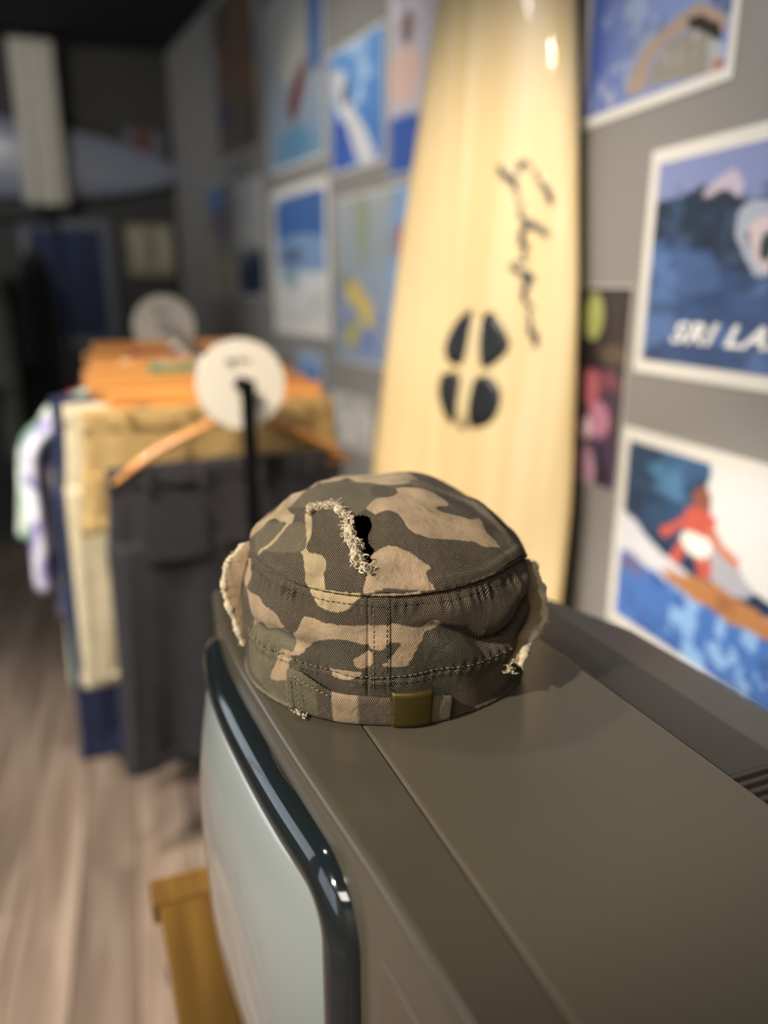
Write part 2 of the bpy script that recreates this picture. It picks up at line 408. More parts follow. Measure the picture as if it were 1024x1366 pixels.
def smooth(a,b,x):
    t=np.clip((x-a)/(b-a),0,1); return t*t*(3-2*t)
def cap_base(phi):
    s,c=np.sin(phi),np.cos(phi)          # phi 0 = back of the cap, +90 deg = its right side
    b=np.where(c>0,.0855,.112)
    r=1/np.sqrt((s/.0955)**2+(c/b)**2)
    return r*s,-r*c
def cap_seam(phi):
    s,c=np.sin(phi),np.cos(phi)
    a=np.where(s>0,.0945,.0880); b=np.where(c>0,.0865,.108)
    r=1/np.sqrt((s/a)**2+(c/b)**2)
    z=.0825+.0035*s*s+.011*(1-c)/2-.013*smooth(.05,.092,r*s)*smooth(-.045,.01,-r*c)
    return r*s,-r*c,z
def cap_wall(phi,t,rel=True):
    bx,by=cap_base(phi); sx,sy,sz=cap_seam(phi)
    k=1+.055*np.sin(np.pi*np.clip(t,0,1))**1.2*(1-.35*t)
    x=(bx*(1-t)+sx*t)*k; y=(by*(1-t)+sy*t)*k; z=sz*t
    if rel:
        d=np.degrees(phi)
        # slack of the cloth: deep fold low on the right, roll on the left, soft buckles
        tc=np.interp(d,[10,17,24,30,37,43.5,48.5,57,63.5,80],[.79,.775,.77,.72,.66,.57,.555,.59,.665,.80])
        w=smooth(14,34,d)*(1-smooth(66,92,d))
        dd=w*(1-smooth(.86,.99,t))*(.0058*np.exp(-((t-tc-.16)/.14)**2)-.0075*np.exp(-((t-tc+.03)/.05)**2)+.0025*np.exp(-((t-tc+.16)/.10)**2))
        wl=smooth(-78,-50,d)*(1-smooth(-34,-8,d))
        dd=dd+wl*(.003*np.exp(-((t-.70)/.16)**2)-.0035*np.exp(-((t-.52-.04*smooth(-60,-35,d))/.06)**2))
        dd=dd+.0022*np.sin(phi*5+3*t+.5)*np.sin(np.pi*t)*np.sin(6*t+phi*2)+.0012*np.sin(phi*7+2*t)*np.sin(np.pi*t)+.0009*np.sin(phi*17+6*t+1)*np.sin(np.pi*t)
        # puckers under the crown seam and around the band stitching
        pk=(np.sin(phi*82+3.2*np.sin(phi*9)+1.8*np.sin(phi*23+1))+.6*np.sin(phi*46+2))*(.45+.55*np.sin(phi*4.4+.6)**2)*(.35+.65*smooth(10,28,np.abs(d)))
        dd=dd+.0011*pk*np.exp(-((t-.91)/.05)**2)-.0017*np.exp(-((t-.985)/.022)**2)
        tb=.385+.05*np.abs(np.sin(phi/2))
        dd=dd+.0009*np.sin(phi*97+np.sin(phi*13))*(.3+.7*smooth(20,45,np.abs(d)))*np.exp(-((t-tb)/.055)**2)-.0012*np.exp(-((t-tb)/.010)**2)
        # flat-felled seam up the middle of the back
        dd=dd+.0011*(smooth(-.6,.2,d)-smooth(7.2,8.0,d))*smooth(.30,.36,t)-.0012*np.exp(-((d+.6)/.5)**2)*smooth(.2,.3,t)
        n=np.sqrt(x*x+y*y)
        x=x*(1+dd/n); y=y*(1+dd/n)
    return x,y,z
def cap_crown(phi,rho,rel=True):
    sx,sy,sz=cap_seam(phi)
    x=sx*rho; y=sy*rho+.004*(1-rho)
    z=sz+(.1240-sz)*(1-rho**2.5)
    if rel:
        z=z+(.0016*np.sin(x*95+y*40)*np.sin(y*70+1)+.0020*np.sin(x*62-y*55+1.2)*np.sin(x*31+y*77))*(1-rho**4)+.0011*np.sin(phi*11+np.sin(phi*5))*np.sin(phi*3.7+1)*smooth(.55,.95,rho)
        # creases that run up from the seam on the left
        def crease(x0,y0,x1,y1,a,w):
            dx,dy=x1-x0,y1-y0; L=np.hypot(dx,dy)
            u=((x-x0)*dx+(y-y0)*dy)/L/L; v=((x-x0)*dy-(y-y0)*dx)/L
            return a*np.exp(-(v/w)**2)*smooth(-.15,.12,u)*(1-smooth(.85,1.2,u))
        z=z+crease(-.079,-.036,-.060,.004,.0042,.006)+crease(-.074,-.044,-.040,-.020,.0022,.006)+crease(.088,-.032,.060,.02,.0030,.007)+crease(-.05,.02,-.018,.030,.003,.005)
        z=z+.0014*np.exp(-((rho-.972)/.02)**2)
    return x,y,z
CROWN_CAMO=[
('M',[(-0.515, 0.153), (-0.357, 0.206), (-0.202, 0.205), (-0.043, -0.01), (0.094, -0.083), (0.116, -0.2), (-0.011, -0.306), (-0.085, -0.461), (-0.177, -0.514), (-0.346, -0.435), (-0.5, -0.343), (-0.632, -0.199), (-0.741, -0.151), (-0.632, -0.083)]),
('D',[(-0.07, -0.221), (-0.09, -0.077), (-0.038, -0.021), (0.099, -0.129), (0.114, -0.187), (0.052, -0.27), (-0.013, -0.287)]),
('T',[(-0.087, -0.467), (-0.011, -0.306), (0.054, -0.289), (0.116, -0.2), (0.108, -0.113), (0.204, -0.095), (0.309, -0.077), (0.373, -0.104), (0.453, -0.211), (0.453, -0.278), (0.396, -0.315), (0.389, -0.344), (0.431, -0.362), (0.535, -0.347), (0.621, -0.323), (0.666, -0.236), (0.707, -0.36), (0.754, -0.392), (0.819, -0.417), (0.711, -0.489), (0.645, -0.495), (0.548, -0.539), (0.404, -0.61), (0.354, -0.626), (0.261, -0.616), (0.214, -0.587), (0.174, -0.535), (0.124, -0.497), (0.056, -0.491), (-0.018, -0.512)]),
('T',[(-0.027, -0.787), (0.052, -0.748), (0.129, -0.732), (0.191, -0.738), (0.269, -0.76), (0.328, -0.791), (0.385, -0.807), (0.357, -0.84), (0.376, -0.886), (0.399, -0.917), (-0.009, -1.0), (-0.024, -0.931)]),
('C',[(-0.528, -0.39), (-0.479, -0.439), (-0.452, -0.559), (-0.45, -0.631), (-0.467, -0.68), (-0.438, -0.729), (-0.357, -0.765), (-0.314, -0.817), (-0.312, -0.857), (-0.323, -0.887), (-0.301, -0.954), (-0.423, -0.906), (-0.447, -0.859), (-0.466, -0.792), (-0.48, -0.739), (-0.513, -0.693), (-0.481, -0.662), (-0.491, -0.575)]),
('C',[(-0.974, 0.034), (-0.964, 0.144), (-0.897, 0.249), (-0.697, -0.174), (-0.611, -0.367), (-0.65, -0.422), (-0.754, -0.267), (-0.827, -0.245), (-0.905, -0.192), (-0.962, -0.222), (-0.995, -0.105)]),
('P',[(-0.907, 0.339), (-0.748, -0.059), (-0.687, -0.006), (-0.574, 0.215), (-0.491, 0.219), (-0.406, 0.467), (-0.226, 0.453), (-0.062, 0.502), (0.093, 0.504), (0.221, 0.103), (0.178, -0.036), (0.102, -0.061), (-0.043, -0.01), (-0.257, 0.228), (-0.377, 0.209), (-0.489, 0.173), (-0.526, 0.181), (-0.632, -0.083), (-0.744, -0.138)]),
('M2',[(0.175, 0.003), (0.245, 0.094), (0.351, 0.114), (0.519, 0.164), (0.648, 0.103), (0.755, 0.046), (0.794, -0.14), (0.868, -0.185), (0.835, -0.239), (0.779, -0.209), (0.684, -0.066), (0.61, 0.059), (0.465, 0.057), (0.336, -0.032), (0.2, -0.052)]),
('M',[(0.751, -0.311), (0.819, -0.227), (0.918, 0.113), (0.971, -0.093), (0.914, -0.407), (0.857, -0.465), (0.776, -0.404)]),
('M',[(-0.935, -0.199), (-0.818, -0.274), (-0.744, -0.293), (-0.655, -0.425), (-0.748, -0.534), (-0.813, -0.549), (-0.876, -0.456)]),
('M',[(-0.655, -0.425), (-0.561, -0.439), (-0.504, -0.522), (-0.478, -0.695), (-0.63, -0.652), (-0.768, -0.548), (-0.733, -0.523)]),
('C',[(-0.828, -0.538), (-0.842, -0.516), (-0.74, -0.49), (-0.652, -0.407), (-0.641, -0.424), (-0.717, -0.512)]),
]
WALL_CAMO=[
('C',[(-26.8, 1.0), (-20.0, 1.0), (-13.5, 1.0), (-12.0, 1.0), (-3.5, 1.0), (-3.5, 0.975), (-6.0, 0.94), (-8.2, 0.885), (-12.8, 0.85), (-17.5, 0.855), (-21.2, 0.88), (-24.0, 0.94), (-25.5, 1.0)]),
('T',[(-26.3, 0.775), (-27.8, 0.715), (-28.0, 0.675), (-30.8, 0.62), (-31.3, 0.51), (-34.0, 0.445), (-28.8, 0.465), (-25.5, 0.535), (-22.8, 0.585), (-17.2, 0.635), (-12.2, 0.66), (-6.8, 0.655), (-2.2, 0.635), (-0.2, 0.63), (1.2, 0.61), (5.0, 0.615), (6.8, 0.665), (11.0, 0.66), (10.2, 0.615), (6.8, 0.535), (5.0, 0.495), (8.5, 0.485), (13.5, 0.485), (15.8, 0.545), (17.0, 0.6), (19.5, 0.67), (21.0, 0.715), (26.5, 0.73), (26.0, 0.785), (23.0, 0.795), (19.8, 0.75), (16.5, 0.76), (12.8, 0.78), (8.5, 0.8), (2.0, 0.79), (-4.5, 0.77), (-9.2, 0.76), (-15.8, 0.76), (-18.5, 0.76), (-23.5, 0.775)]),
('T',[(-70.0, 0.925), (-61.5, 0.875), (-68.8, 0.705), (-52.5, 0.78), (-46.5, 0.745), (-38.8, 0.735), (-35.8, 0.69), (-34.8, 0.655), (-47.0, 0.55), (-49.8, 0.59), (-60.0, 0.485), (-57.5, 0.625), (-66.5, 0.69), (-78.8, 0.745)]),
('G',[(-60.5, 0.46), (-52.8, 0.56), (-47.0, 0.535), (-34.8, 0.65), (-31.5, 0.6), (-31.5, 0.49), (-35.0, 0.445), (-39.0, 0.455), (-41.0, 0.365), (-43.5, 0.19), (-35.0, 0.235), (-33.8, 0.33), (-29.8, 0.355), (-28.0, 0.0), (-38.0, 0.0), (-53.5, 0.05), (-67.2, 0.115)]),
('T',[(-39.0, 0.45), (-33.8, 0.46), (-34.8, 0.34), (-35.0, 0.24), (-43.5, 0.19), (-40.8, 0.34)]),
('K',[(-25.5, 0.52), (-23.0, 0.575), (-17.2, 0.63), (-11.2, 0.655), (-6.8, 0.65), (-1.8, 0.62), (-1.0, 0.535), (-5.2, 0.525), (-4.5, 0.47), (-10.5, 0.47), (-15.5, 0.42), (-23.8, 0.415), (-30.8, 0.375), (-33.5, 0.425), (-28.8, 0.455)]),
('T',[(-6.0, 0.525), (-1.5, 0.58), (1.0, 0.59), (0.5, 0.49), (-4.5, 0.47)]),
('T',[(-15.2, 0.425), (-8.8, 0.44), (-3.0, 0.44), (-4.2, 0.405), (-8.0, 0.365), (-14.0, 0.355)]),
('K',[(17.8, 0.6), (20.0, 0.665), (22.2, 0.71), (31.5, 0.66), (45.0, 0.505), (51.8, 0.45), (48.0, 0.4), (35.8, 0.43), (27.5, 0.42), (14.5, 0.475)]),
('B',[(41.2, 0.22), (48.8, 0.305), (59.3, 0.295), (70.0, 0.185), (62.5, 0.135), (50.5, 0.035), (35.2, 0.0), (34.0, 0.16)]),
('K',[(2.0, 0.475), (14.3, 0.47), (28.2, 0.395), (31.8, 0.2), (2.0, 0.285)]),
('M',[(66.8, 0.945), (87.8, 0.925), (69.0, 0.795), (71.8, 0.635), (59.3, 0.81)]),
]
FRAY=[(-0.501, -0.384), (-0.437, -0.373), (-0.37, -0.39), (-0.297, -0.448), (-0.243, -0.521), (-0.203, -0.591), (-0.184, -0.662), (-0.161, -0.726), (-0.122, -0.772), (-0.109, -0.83), (-0.091, -0.87), (-0.047, -0.905), (0.0, -0.919)]
HOLE=[(-0.169, -0.536), (-0.121, -0.524), (-0.056, -0.535), (-0.031, -0.593), (-0.051, -0.642), (-0.037, -0.699), (0.006, -0.744), (-0.021, -0.787), (0.0, -0.825), (-0.045, -0.855), (-0.078, -0.815), (-0.106, -0.755), (-0.12, -0.683), (-0.147, -0.614)]
CAPB = Vector((-.39, -.92, 0)).normalized()
cap_rz = math.atan2(CAPB.x, -CAPB.y)      # local -y points along CAPB
cap = empty('camouflage_cap', (.15, .468, ZT + .0008), cap_rz, 'faded camouflage canvas cap, back strap and torn crown towards us, on the television', 'cap')
CAMO = {k: np.array(hexc(v)[:3]) for k, v in dict(T='b89f80', C='c2ac83', P='bda88c', D='382e25', K='313125', G='625f49', M='585241', M2='6f6651', B='54463a').items()}
def camo_default(x, y, w):
    a = fbm(x * 30 + 3, y * 30 + 9, 3); b = fbm(x * 26 + 40, y * 26 + 2, 3)
    c = np.empty(x.shape + (3,)); c[:] = CAMO['D']
    c[b > .52] = CAMO['K']; c[a > .50] = CAMO['T']; c[(a < .36)] = CAMO['G']
    return c
def paint(c, polys, x, y):
    for k, p in polys:
        c[inside(round_poly(p, 5), x, y)] = CAMO[k]
    return c
def canvas_mat(name, thread=(.62e-3, .95e-3), use_attr=True, base=(.4, .3, .2), lift=.36):
    m, nt, b = new_mat(name); N = nt.nodes; L = nt.links
    uvn = N.new('ShaderNodeUVMap'); uvn.uv_map = 'cloth'
    sp = N.new('ShaderNodeSeparateXYZ'); L.new(uvn.outputs[0], sp.inputs[0])
    wob = N.new('ShaderNodeTexNoise'); wob.inputs['Scale'].default_value = 260; L.new(uvn.outputs[0], wob.inputs['Vector'])
    def fn(op, a, bv=None):
        n = N.new('ShaderNodeMath'); n.operation = op
        for i, q in enumerate((a, bv)):
            if q is None: continue
            if isinstance(q, (int, float)): n.inputs[i].default_value = q
            else: L.new(q, n.inputs[i])
        return n.outputs[0]
    w1 = fn('MULTIPLY', wob.outputs['Fac'], 1.6)
    su = fn('SINE', fn('ADD', fn('MULTIPLY', sp.outputs[0], math.pi / thread[0]), w1)); sv = fn('SINE', fn('ADD', fn('MULTIPLY', sp.outputs[1], math.pi / thread[1]), w1))
    prod = fn('MULTIPLY', su, sv)                                   # + on warp crossings, - on weft crossings
    mask = N.new('ShaderNodeMapRange'); mask.interpolation_type = 'SMOOTHSTEP'
    mask.inputs['From Min'].default_value = .1; mask.inputs['From Max'].default_value = .8; L.new(prod, mask.inputs['Value'])
    if use_attr:
        at = N.new('ShaderNodeAttribute'); at.attribute_name = 'print'; colr = at.outputs['Color']
    else:
        rg = N.new('ShaderNodeRGB'); rg.outputs[0].default_value = tuple(base) + (1,); colr = rg.outputs[0]
    fade = N.new('ShaderNodeTexNoise'); fade.inputs['Scale'].default_value = 55; fade.inputs['Detail'].default_value = 6; L.new(uvn.outputs[0], fade.inputs['Vector'])
    fr = N.new('ShaderNodeMapRange'); fr.inputs['From Min'].default_value = .3; fr.inputs['From Max'].default_value = .7
    fr.inputs['To Min'].default_value = .66; fr.inputs['To Max'].default_value = 1.26; L.new(fade.outputs['Fac'], fr.inputs['Value'])
    dk = N.new('ShaderNodeMix'); dk.data_type = 'RGBA'; dk.blend_type = 'MULTIPLY'; dk.inputs['Factor'].default_value = 1
    L.new(colr, dk.inputs['A'])
    cm = N.new('ShaderNodeCombineColor'); 
    for i in range(3): L.new(fr.outputs[0], cm.inputs[i])
    L.new(cm.outputs[0], dk.inputs['B'])
    lo = N.new('ShaderNodeMix'); lo.data_type = 'RGBA'; lo.blend_type = 'MULTIPLY'; lo.inputs['Factor'].default_value = 1
    lo.inputs['B'].default_value = (.44, .42, .40, 1); L.new(dk.outputs['Result'], lo.inputs['A'])
    hi = N.new('ShaderNodeMix'); hi.data_type = 'RGBA'; hi.inputs['Factor'].default_value = lift; hi.inputs['B'].default_value = hexc('c3b496'); L.new(dk.outputs['Result'], hi.inputs['A'])
    mx = N.new('ShaderNodeMix'); mx.data_type = 'RGBA'; L.new(mask.outputs[0], mx.inputs['Factor']); L.new(lo.outputs['Result'], mx.inputs['A']); L.new(hi.outputs['Result'], mx.inputs['B'])
    L.new(mx.outputs['Result'], b.inputs['Base Color'])
    bp = N.new('ShaderNodeBump'); bp.inputs['Strength'].default_value = .5; bp.inputs['Distance'].default_value = .0004
    L.new(prod, bp.inputs['Height']); L.new(bp.outputs[0], b.inputs['Normal'])
    wr = N.new('ShaderNodeTexNoise'); wr.inputs['Scale'].default_value = 130; wr.inputs['Detail'].default_value = 4; wr.inputs['Distortion'].default_value = .8; L.new(uvn.outputs[0], wr.inputs['Vector'])
    bp2 = N.new('ShaderNodeBump'); bp2.inputs['Strength'].default_value = .55; bp2.inputs['Distance'].default_value = .0022
    L.new(wr.outputs['Fac'], bp2.inputs['Height']); L.new(bp2.outputs[0], bp.inputs['Normal'])
    b.inputs['Roughness'].default_value = .92; b.inputs['Specular IOR Level'].default_value = .15; b.inputs['Sheen Weight'].default_value = .03
    return m
M_CANVAS = canvas_mat('camouflage_canvas')
M_THREAD = mat('frayed_thread', 'ab9d82', .9, var=.22, scale=300)
M_STITCH = mat('stitch_thread', '6e6450', .9)
M_STITCHD = mat('dark_stitch_thread', '2b2620', .9)

phi = np.radians(np.concatenate([np.linspace(-180, -105, 70, endpoint=False), np.linspace(-105, 105, 800, endpoint=False), np.linspace(105, 180, 70, endpoint=False)]))
nt_ = 176; tt = np.linspace(0, 1, nt_)
PH, TT = np.meshgrid(phi, tt, indexing='ij')
x, y, z = cap_wall(PH, TT)
arc = np.cumsum(np.concatenate([[0], np.hypot(np.diff(x[:, 60]), np.diff(y[:, 60]))]))
wx = np.degrees(PH) + 1.1 * (fbm(PH * 60, TT * 50, 2) - .4); wt = TT + .012 * (fbm(PH * 60 + 9, TT * 50 + 4, 2) - .4)
col = paint(camo_default(arc[:, None] + 0 * z, z, 1), [('D', [(-88, -.1), (92, -.1), (92, 1.1), (-88, 1.1)])] + WALL_CAMO, wx, wt)
wall_o = mesh('side_band', np.stack([x, y, z], -1), grid_faces(len(phi), nt_, True), M_CANVAS, cap, col=col.reshape(-1, 3), uv=np.stack([arc[:, None] + 0 * z, z * 1.02], -1).reshape(-1, 2))
md = wall_o.modifiers.new('cloth_thickness', 'SOLIDIFY'); md.thickness = .0011; md.offset = -1

nr = 150; rr = np.concatenate([np.linspace(0.001, .3, 30, endpoint=False), np.linspace(.3, 1, nr - 30)])
PH, RR = np.meshgrid(phi, rr, indexing='ij')
x, y, z = cap_crown(PH, RR)
X = RR * np.sin(PH); Y = -RR * np.cos(PH)
ib = int(np.argmin(np.abs(phi))); prof_s = np.concatenate([[0], np.cumsum(np.sqrt(np.diff(x[ib]) ** 2 + np.diff(y[ib]) ** 2 + np.diff(z[ib]) ** 2))])
Xw = X + .012 * (fbm(X * 40, Y * 40, 2) - .4); Yw = Y + .012 * (fbm(X * 40 + 7, Y * 40 + 3, 2) - .4)
col = paint(camo_default(x, y, 1), [('D', [(-1.05, -1.05), (1.05, -1.05), (1.05, .75), (-1.05, .75)])] + CROWN_CAMO, Xw, Yw)
hole = inside(round_poly(HOLE, 4), X, Y)
fr = np.array(FRAY); dmin = np.min(np.hypot(X[..., None] - fr[:, 0], Y[..., None] - fr[:, 1]), -1)
# cloth curls up along the tear and sinks into the hole
hc = np.array(HOLE).mean(0); dh = np.hypot((X - hc[0]) / .8, (Y - hc[1]) / 1.4)
z = z + .0030 * np.exp(-(dmin / .045) ** 2) - .0030 * np.exp(-(((X - hc[0] - .05) / .07) ** 2 + ((Y - hc[1]) / .15) ** 2))
F = grid_faces(len(phi), nr, True); keep = ~(hole.reshape(-1)[F].any(1))
crown_o = mesh('crown', np.stack([x, y, z], -1), F[keep], M_CANVAS, cap, col=col.reshape(-1, 3), uv=np.stack([.5 + prof_s[None, :] * np.sin(PH), .5 - prof_s[None, :] * np.cos(PH)], -1).reshape(-1, 2))
md = crown_o.modifiers.new('cloth_thickness', 'SOLIDIFY'); md.thickness = .0011; md.offset = -1
def crown_pt(X_, Y_, lift=0):
    p = math.atan2(X_, -Y_); r_ = min(math.hypot(X_, Y_), 1.0); a, b, c = cap_crown(np.array(p), np.array(r_))
    return np.array([float(a), float(b), float(c) + .0025 + lift])
def wall_pt(deg, t, lift=0):
    a, b, c = cap_wall(np.array(R(deg)), np.array(t)); n = math.hypot(a, b)
    return np.array([float(a) * (1 + lift / n), float(b) * (1 + lift / n), float(c)])
# raised welt along the crown seam
pts = [wall_pt(d, .992, .0006) for d in np.linspace(-180, 180, 220)]
welt_phi = np.linspace(-180, 180, 420); V = []
for d in welt_phi:
    p = R(d); sx, sy, sz = [float(q) for q in cap_seam(np.array(p))]; n = math.hypot(sx, sy)
    wob = .0003 * math.sin(d * 1.9) * math.sin(d * .53)
    for a in np.linspace(-.4, math.pi + .2, 8):
        rr_ = .0011 + wob
        V.append((sx * (1 + rr_ * math.sin(a) / n), sy * (1 + rr_ * math.sin(a) / n), sz + .0001 + rr_ * .8 * math.cos(a)))
V = np.array(V); k = 8
wc = paint(np.tile(CAMO['D'] * 1.15, (len(welt_phi), k, 1)), WALL_CAMO, np.repeat(welt_phi[:, None], k, 1), np.full((len(welt_phi), k), .975))
wc[(welt_phi > 1) & (welt_phi < 19)] = CAMO['T'] * .9
uvw = np.stack([np.repeat(np.radians(welt_phi) * .09, k), np.tile(np.arange(k) * .0006, len(welt_phi))], -1)
mesh('crown_seam', V, grid_faces(len(welt_phi), k), M_CANVAS, cap, col=wc.reshape(-1, 3), uv=uvw)

def stitches(name, pts, length, gap, rad, m, parent):
    """one object: a run of short stitches along a polyline"""
    P = np.asarray(pts); s = np.concatenate([[0], np.cumsum(np.linalg.norm(np.diff(P, axis=0), axis=1))])
    V = []; F = []; t = 0; off = 0
    while t + length < s[-1]:
        q = np.stack([np.interp(np.linspace(t, t + length, 4), s, P[:, i]) for i in range(3)], -1)
        a, f = tube_vf(q, [rad * .6, rad, rad, rad * .6], 5, True, off); V.append(a); F += f; off += len(a); t += length + gap
    o = mesh(name, np.concatenate(V), F, m, parent); o['kind'] = 'stuff'; return o
stitches('seam_stitching', [wall_pt(d, .925, .0004) for d in np.linspace(-80, 84, 200)], .0022, .0012, .00028, M_STITCHD, cap)
stitches('band_stitching', [wall_pt(d, .405 + .05 * abs(math.sin(R(d) / 2)), .0003) for d in np.linspace(-75, 75, 200)], .0022, .0012, .00030, M_STITCH, cap)
stitches('band_stitching', [wall_pt(d, .350 + .05 * abs(math.sin(R(d) / 2)), .0003) for d in np.linspace(-75, 75, 200)], .0022, .0012, .00028, M_STITCHD, cap)
stitches('back_seam_stitching', [wall_pt(1.6, t, .0004) for t in np.linspace(.32, .93, 40)], .0020, .0012, .00026, M_STITCH, cap)
stitches('back_seam_stitching', [wall_pt(6.4, t, .0004) for t in np.linspace(.40, .93, 40)], .0020, .0012, .00024, M_STITCHD, cap)

# frayed threads along the tear
def fray(name, path, n, spread, length, rad, parent, seed, lift=.002, curl=1.0):
    r_ = np.random.default_rng(seed); P = spline(path, 60); V = []; F = []; off = 0
    for i in range(n):
        p = P[r_.integers(0, 60)] + r_.normal(0, spread, 3) * np.array([1, 1, .35]) + np.array([0, 0, lift])
        d = r_.normal(0, 1, 3); d[2] = abs(d[2]) * .35; d /= np.linalg.norm(d)
        e = r_.normal(0, 1, 3); e /= np.linalg.norm(e); L_ = length * r_.uniform(.3, 1.1); turns = r_.uniform(.5, 2.2) * curl
        t = np.linspace(0, 1, 13)[:, None]
        q = p + d * L_ * .7 * t + e * L_ * .34 * np.sin(t * 6.28 * turns) + np.cross(d, e) * L_ * .34 * (1 - np.cos(t * 6.28 * turns))
        q[:, 2] = np.maximum(q[:, 2], p[2] - lift * .8)
        a, f = tube_vf(q, np.linspace(rad, rad * .7, 13) * r_.uniform(.7, 1.3), 5, True, off); V.append(a); F += f; off += len(a)
    o = mesh(name, np.concatenate(V), F, M_THREAD, parent); o['kind'] = 'stuff'; return o
fp = [crown_pt(*p) for p in FRAY]
fray('frayed_threads', fp[:5], 150, .0012, .0055, .00042, crown_o, 3, .0012)
fray('frayed_threads', fp[4:9], 150, .0012, .0046, .00045, crown_o, 4, .0022)
fray('frayed_threads', fp[8:11], 110, .0016, .0050, .00046, crown_o, 5, .0020)
fray('frayed_threads', fp[10:], 40, .0012, .0075, .00058, crown_o, 6, .0016, .6)
# rolled cloth edge beside the tear
rp = spline([crown_pt(X_, Y_, .0012) for X_, Y_ in FRAY[3:12]], 60)
rad_ = .0022 + .0009 * np.sin(np.linspace(0, 19, 60)) + .0004 * np.sin(np.linspace(0, 47, 60)); rad_[0] = rad_[-1] = .0005
V, F = tube_vf(rp + rng.normal(0, .0003, rp.shape), rad_, 10); mesh('rolled_tear_edge', V, F, M_THREAD, crown_o)

# ragged strips that stand off both sides of the cap
M_TAN = canvas_mat('tan_canvas', use_attr=False, base=hexc('b59a78')[:3], lift=.25)
def ragged(name, inner, outer, seed, rad=.0028):
    r_ = np.random.default_rng(seed); n = 70
    A = spline(inner, n); B = spline(outer, n) + r_.normal(0, .0003, (n, 3)); k = 9
    t = np.linspace(0, 1, k)[None, :, None]
    S = A[:, None] * (1 - t) + B[:, None] * t
    S[..., 2] += .0022 * np.sin(np.linspace(0, 1, k) * math.pi)[None, :] + .0008 * np.sin(np.linspace(0, 23, n))[:, None] * t[..., 0]
    uv = np.stack([np.repeat(np.linspace(0, .09, n), k), np.tile(np.linspace(0, .02, k), n)], -1)
    o = mesh(name, S, grid_faces(n, k), M_TAN, cap, uv=uv)
    md = o.modifiers.new('cloth_thickness', 'SOLIDIFY'); md.thickness = .0012
    rr_ = rad * (.75 + .25 * np.sin(np.linspace(0, 31, n)) + .2 * r_.random(n)); rr_[0] = rr_[-1] = rad * .3
    V, F = tube_vf(B, rr_, 10); uv2 = np.stack([np.repeat(np.linspace(0, .09, n), 10), np.tile(np.linspace(0, .02, 10), n)], -1)
    mesh('rolled_edge', V, F, M_THREAD, o)
    V = []; F = []; off = 0
    for i in range(36):
        p = B[r_.integers(0, n)]; d = r_.normal(0, 1, 3); d /= np.linalg.norm(d); tt_ = np.linspace(0, 1, 6)[:, None]
        q = p + d * rad * 1.1 * tt_ + r_.normal(0, .0011, 3) * tt_ ** 2
        a, f = tube_vf(q, .00022, 4, True, off); V.append(a); F += f; off += len(a)
    fo = mesh('frayed_threads', np.concatenate(V), F, M_THREAD, o); fo['kind'] = 'stuff'
    return o
ragged('side_tear_strip', [wall_pt(-76, .97), wall_pt(-77, .80), wall_pt(-76, .62), wall_pt(-74, .42), wall_pt(-71, .24)],
       [wall_pt(-80, .955, .003), wall_pt(-79, .82, .0125), wall_pt(-76, .64, .0115), wall_pt(-73.5, .44, .0060), wall_pt(-70, .23, .0025)], 21, .0026)
ragged('side_tear_strip', [wall_pt(88, .95), wall_pt(84, .76), wall_pt(76, .56), wall_pt(66, .40), wall_pt(57, .30)],
       [wall_pt(92, .93, .004), wall_pt(83, .72, .0110), wall_pt(75, .55, .0105), wall_pt(66, .42, .0105), wall_pt(57, .31, .0085)], 22, .0030)
fray('frayed_threads', [wall_pt(57, .33, .004), wall_pt(55, .26, .004), wall_pt(58, .24, .005)], 34, .0010, .0050, .0004, cap, 31, .0005, .5)

# strap across the back, sewn down on the left, through a brass slide
def ribbon(name, rows, m, parent, col=None, thick=.0016, nseg=80, k=14, uvs=1.0):
    """rows: (deg, t_low, t_high, lift)"""
    Q = spline(rows, nseg); V = []; UV = []; s = 0; prev = None
    for d, t0, t1, lf in Q:
        line = []
        for j in range(k):
            t = t0 + (t1 - t0) * j / (k - 1); edge = 1 - abs(2 * j / (k - 1) - 1) ** 6
            a, b, c = cap_wall(np.array(R(d)), np.array(max(t, 0)), False); n = math.hypot(a, b); l_ = lf * (.6 + .4 * edge)
            line.append((float(a) * (1 + l_ / n), float(b) * (1 + l_ / n), max(float(c), .0006)))
        if prev is not None: s += math.dist(line[k // 2], prev)
        prev = line[k // 2]; V += line; UV += [(s * uvs, l[2]) for l in line]
    o = mesh(name, V, grid_faces(nseg, k), m, parent, col=None if col is None else np.repeat(col(Q[:, 0]), k, axis=0), uv=UV)
    md = o.modifiers.new('cloth_thickness', 'SOLIDIFY'); md.thickness = thick; md.offset = 1
    return o
def strap_col(d):
    c = np.empty((len(d), 3)); c[:] = CAMO['B'] * .9; c[d < -14.5] = CAMO['G'] * .85; c[(d > -20) & (d < -14.0)] = CAMO['D']; c[(d > -14.0) & (d < -4.5)] = CAMO['T'] * .9; c[d > 20] = CAMO['M2']
    return c
strap = ribbon('adjuster_strap', [(-33, .02, .345, .0024), (-27, .015, .36, .0028), (-20, .01, .305, .0034), (-13, .005, .255, .0036), (0, .005, .245, .0032), (12, .005, .24, .0034), (22, .005, .24, .0036), (31, .0, .20, .0030)], M_CANVAS, cap, strap_col, .0014)
stitches('strap_stitching', [wall_pt(d, t, .0075) for d, t in zip(np.linspace(-32, -13, 60), np.interp(np.linspace(-32, -13, 60), [-32, -27, -20, -13], [.32, .335, .28, .23]))], .0022, .0010, .00042, M_STITCH, strap)
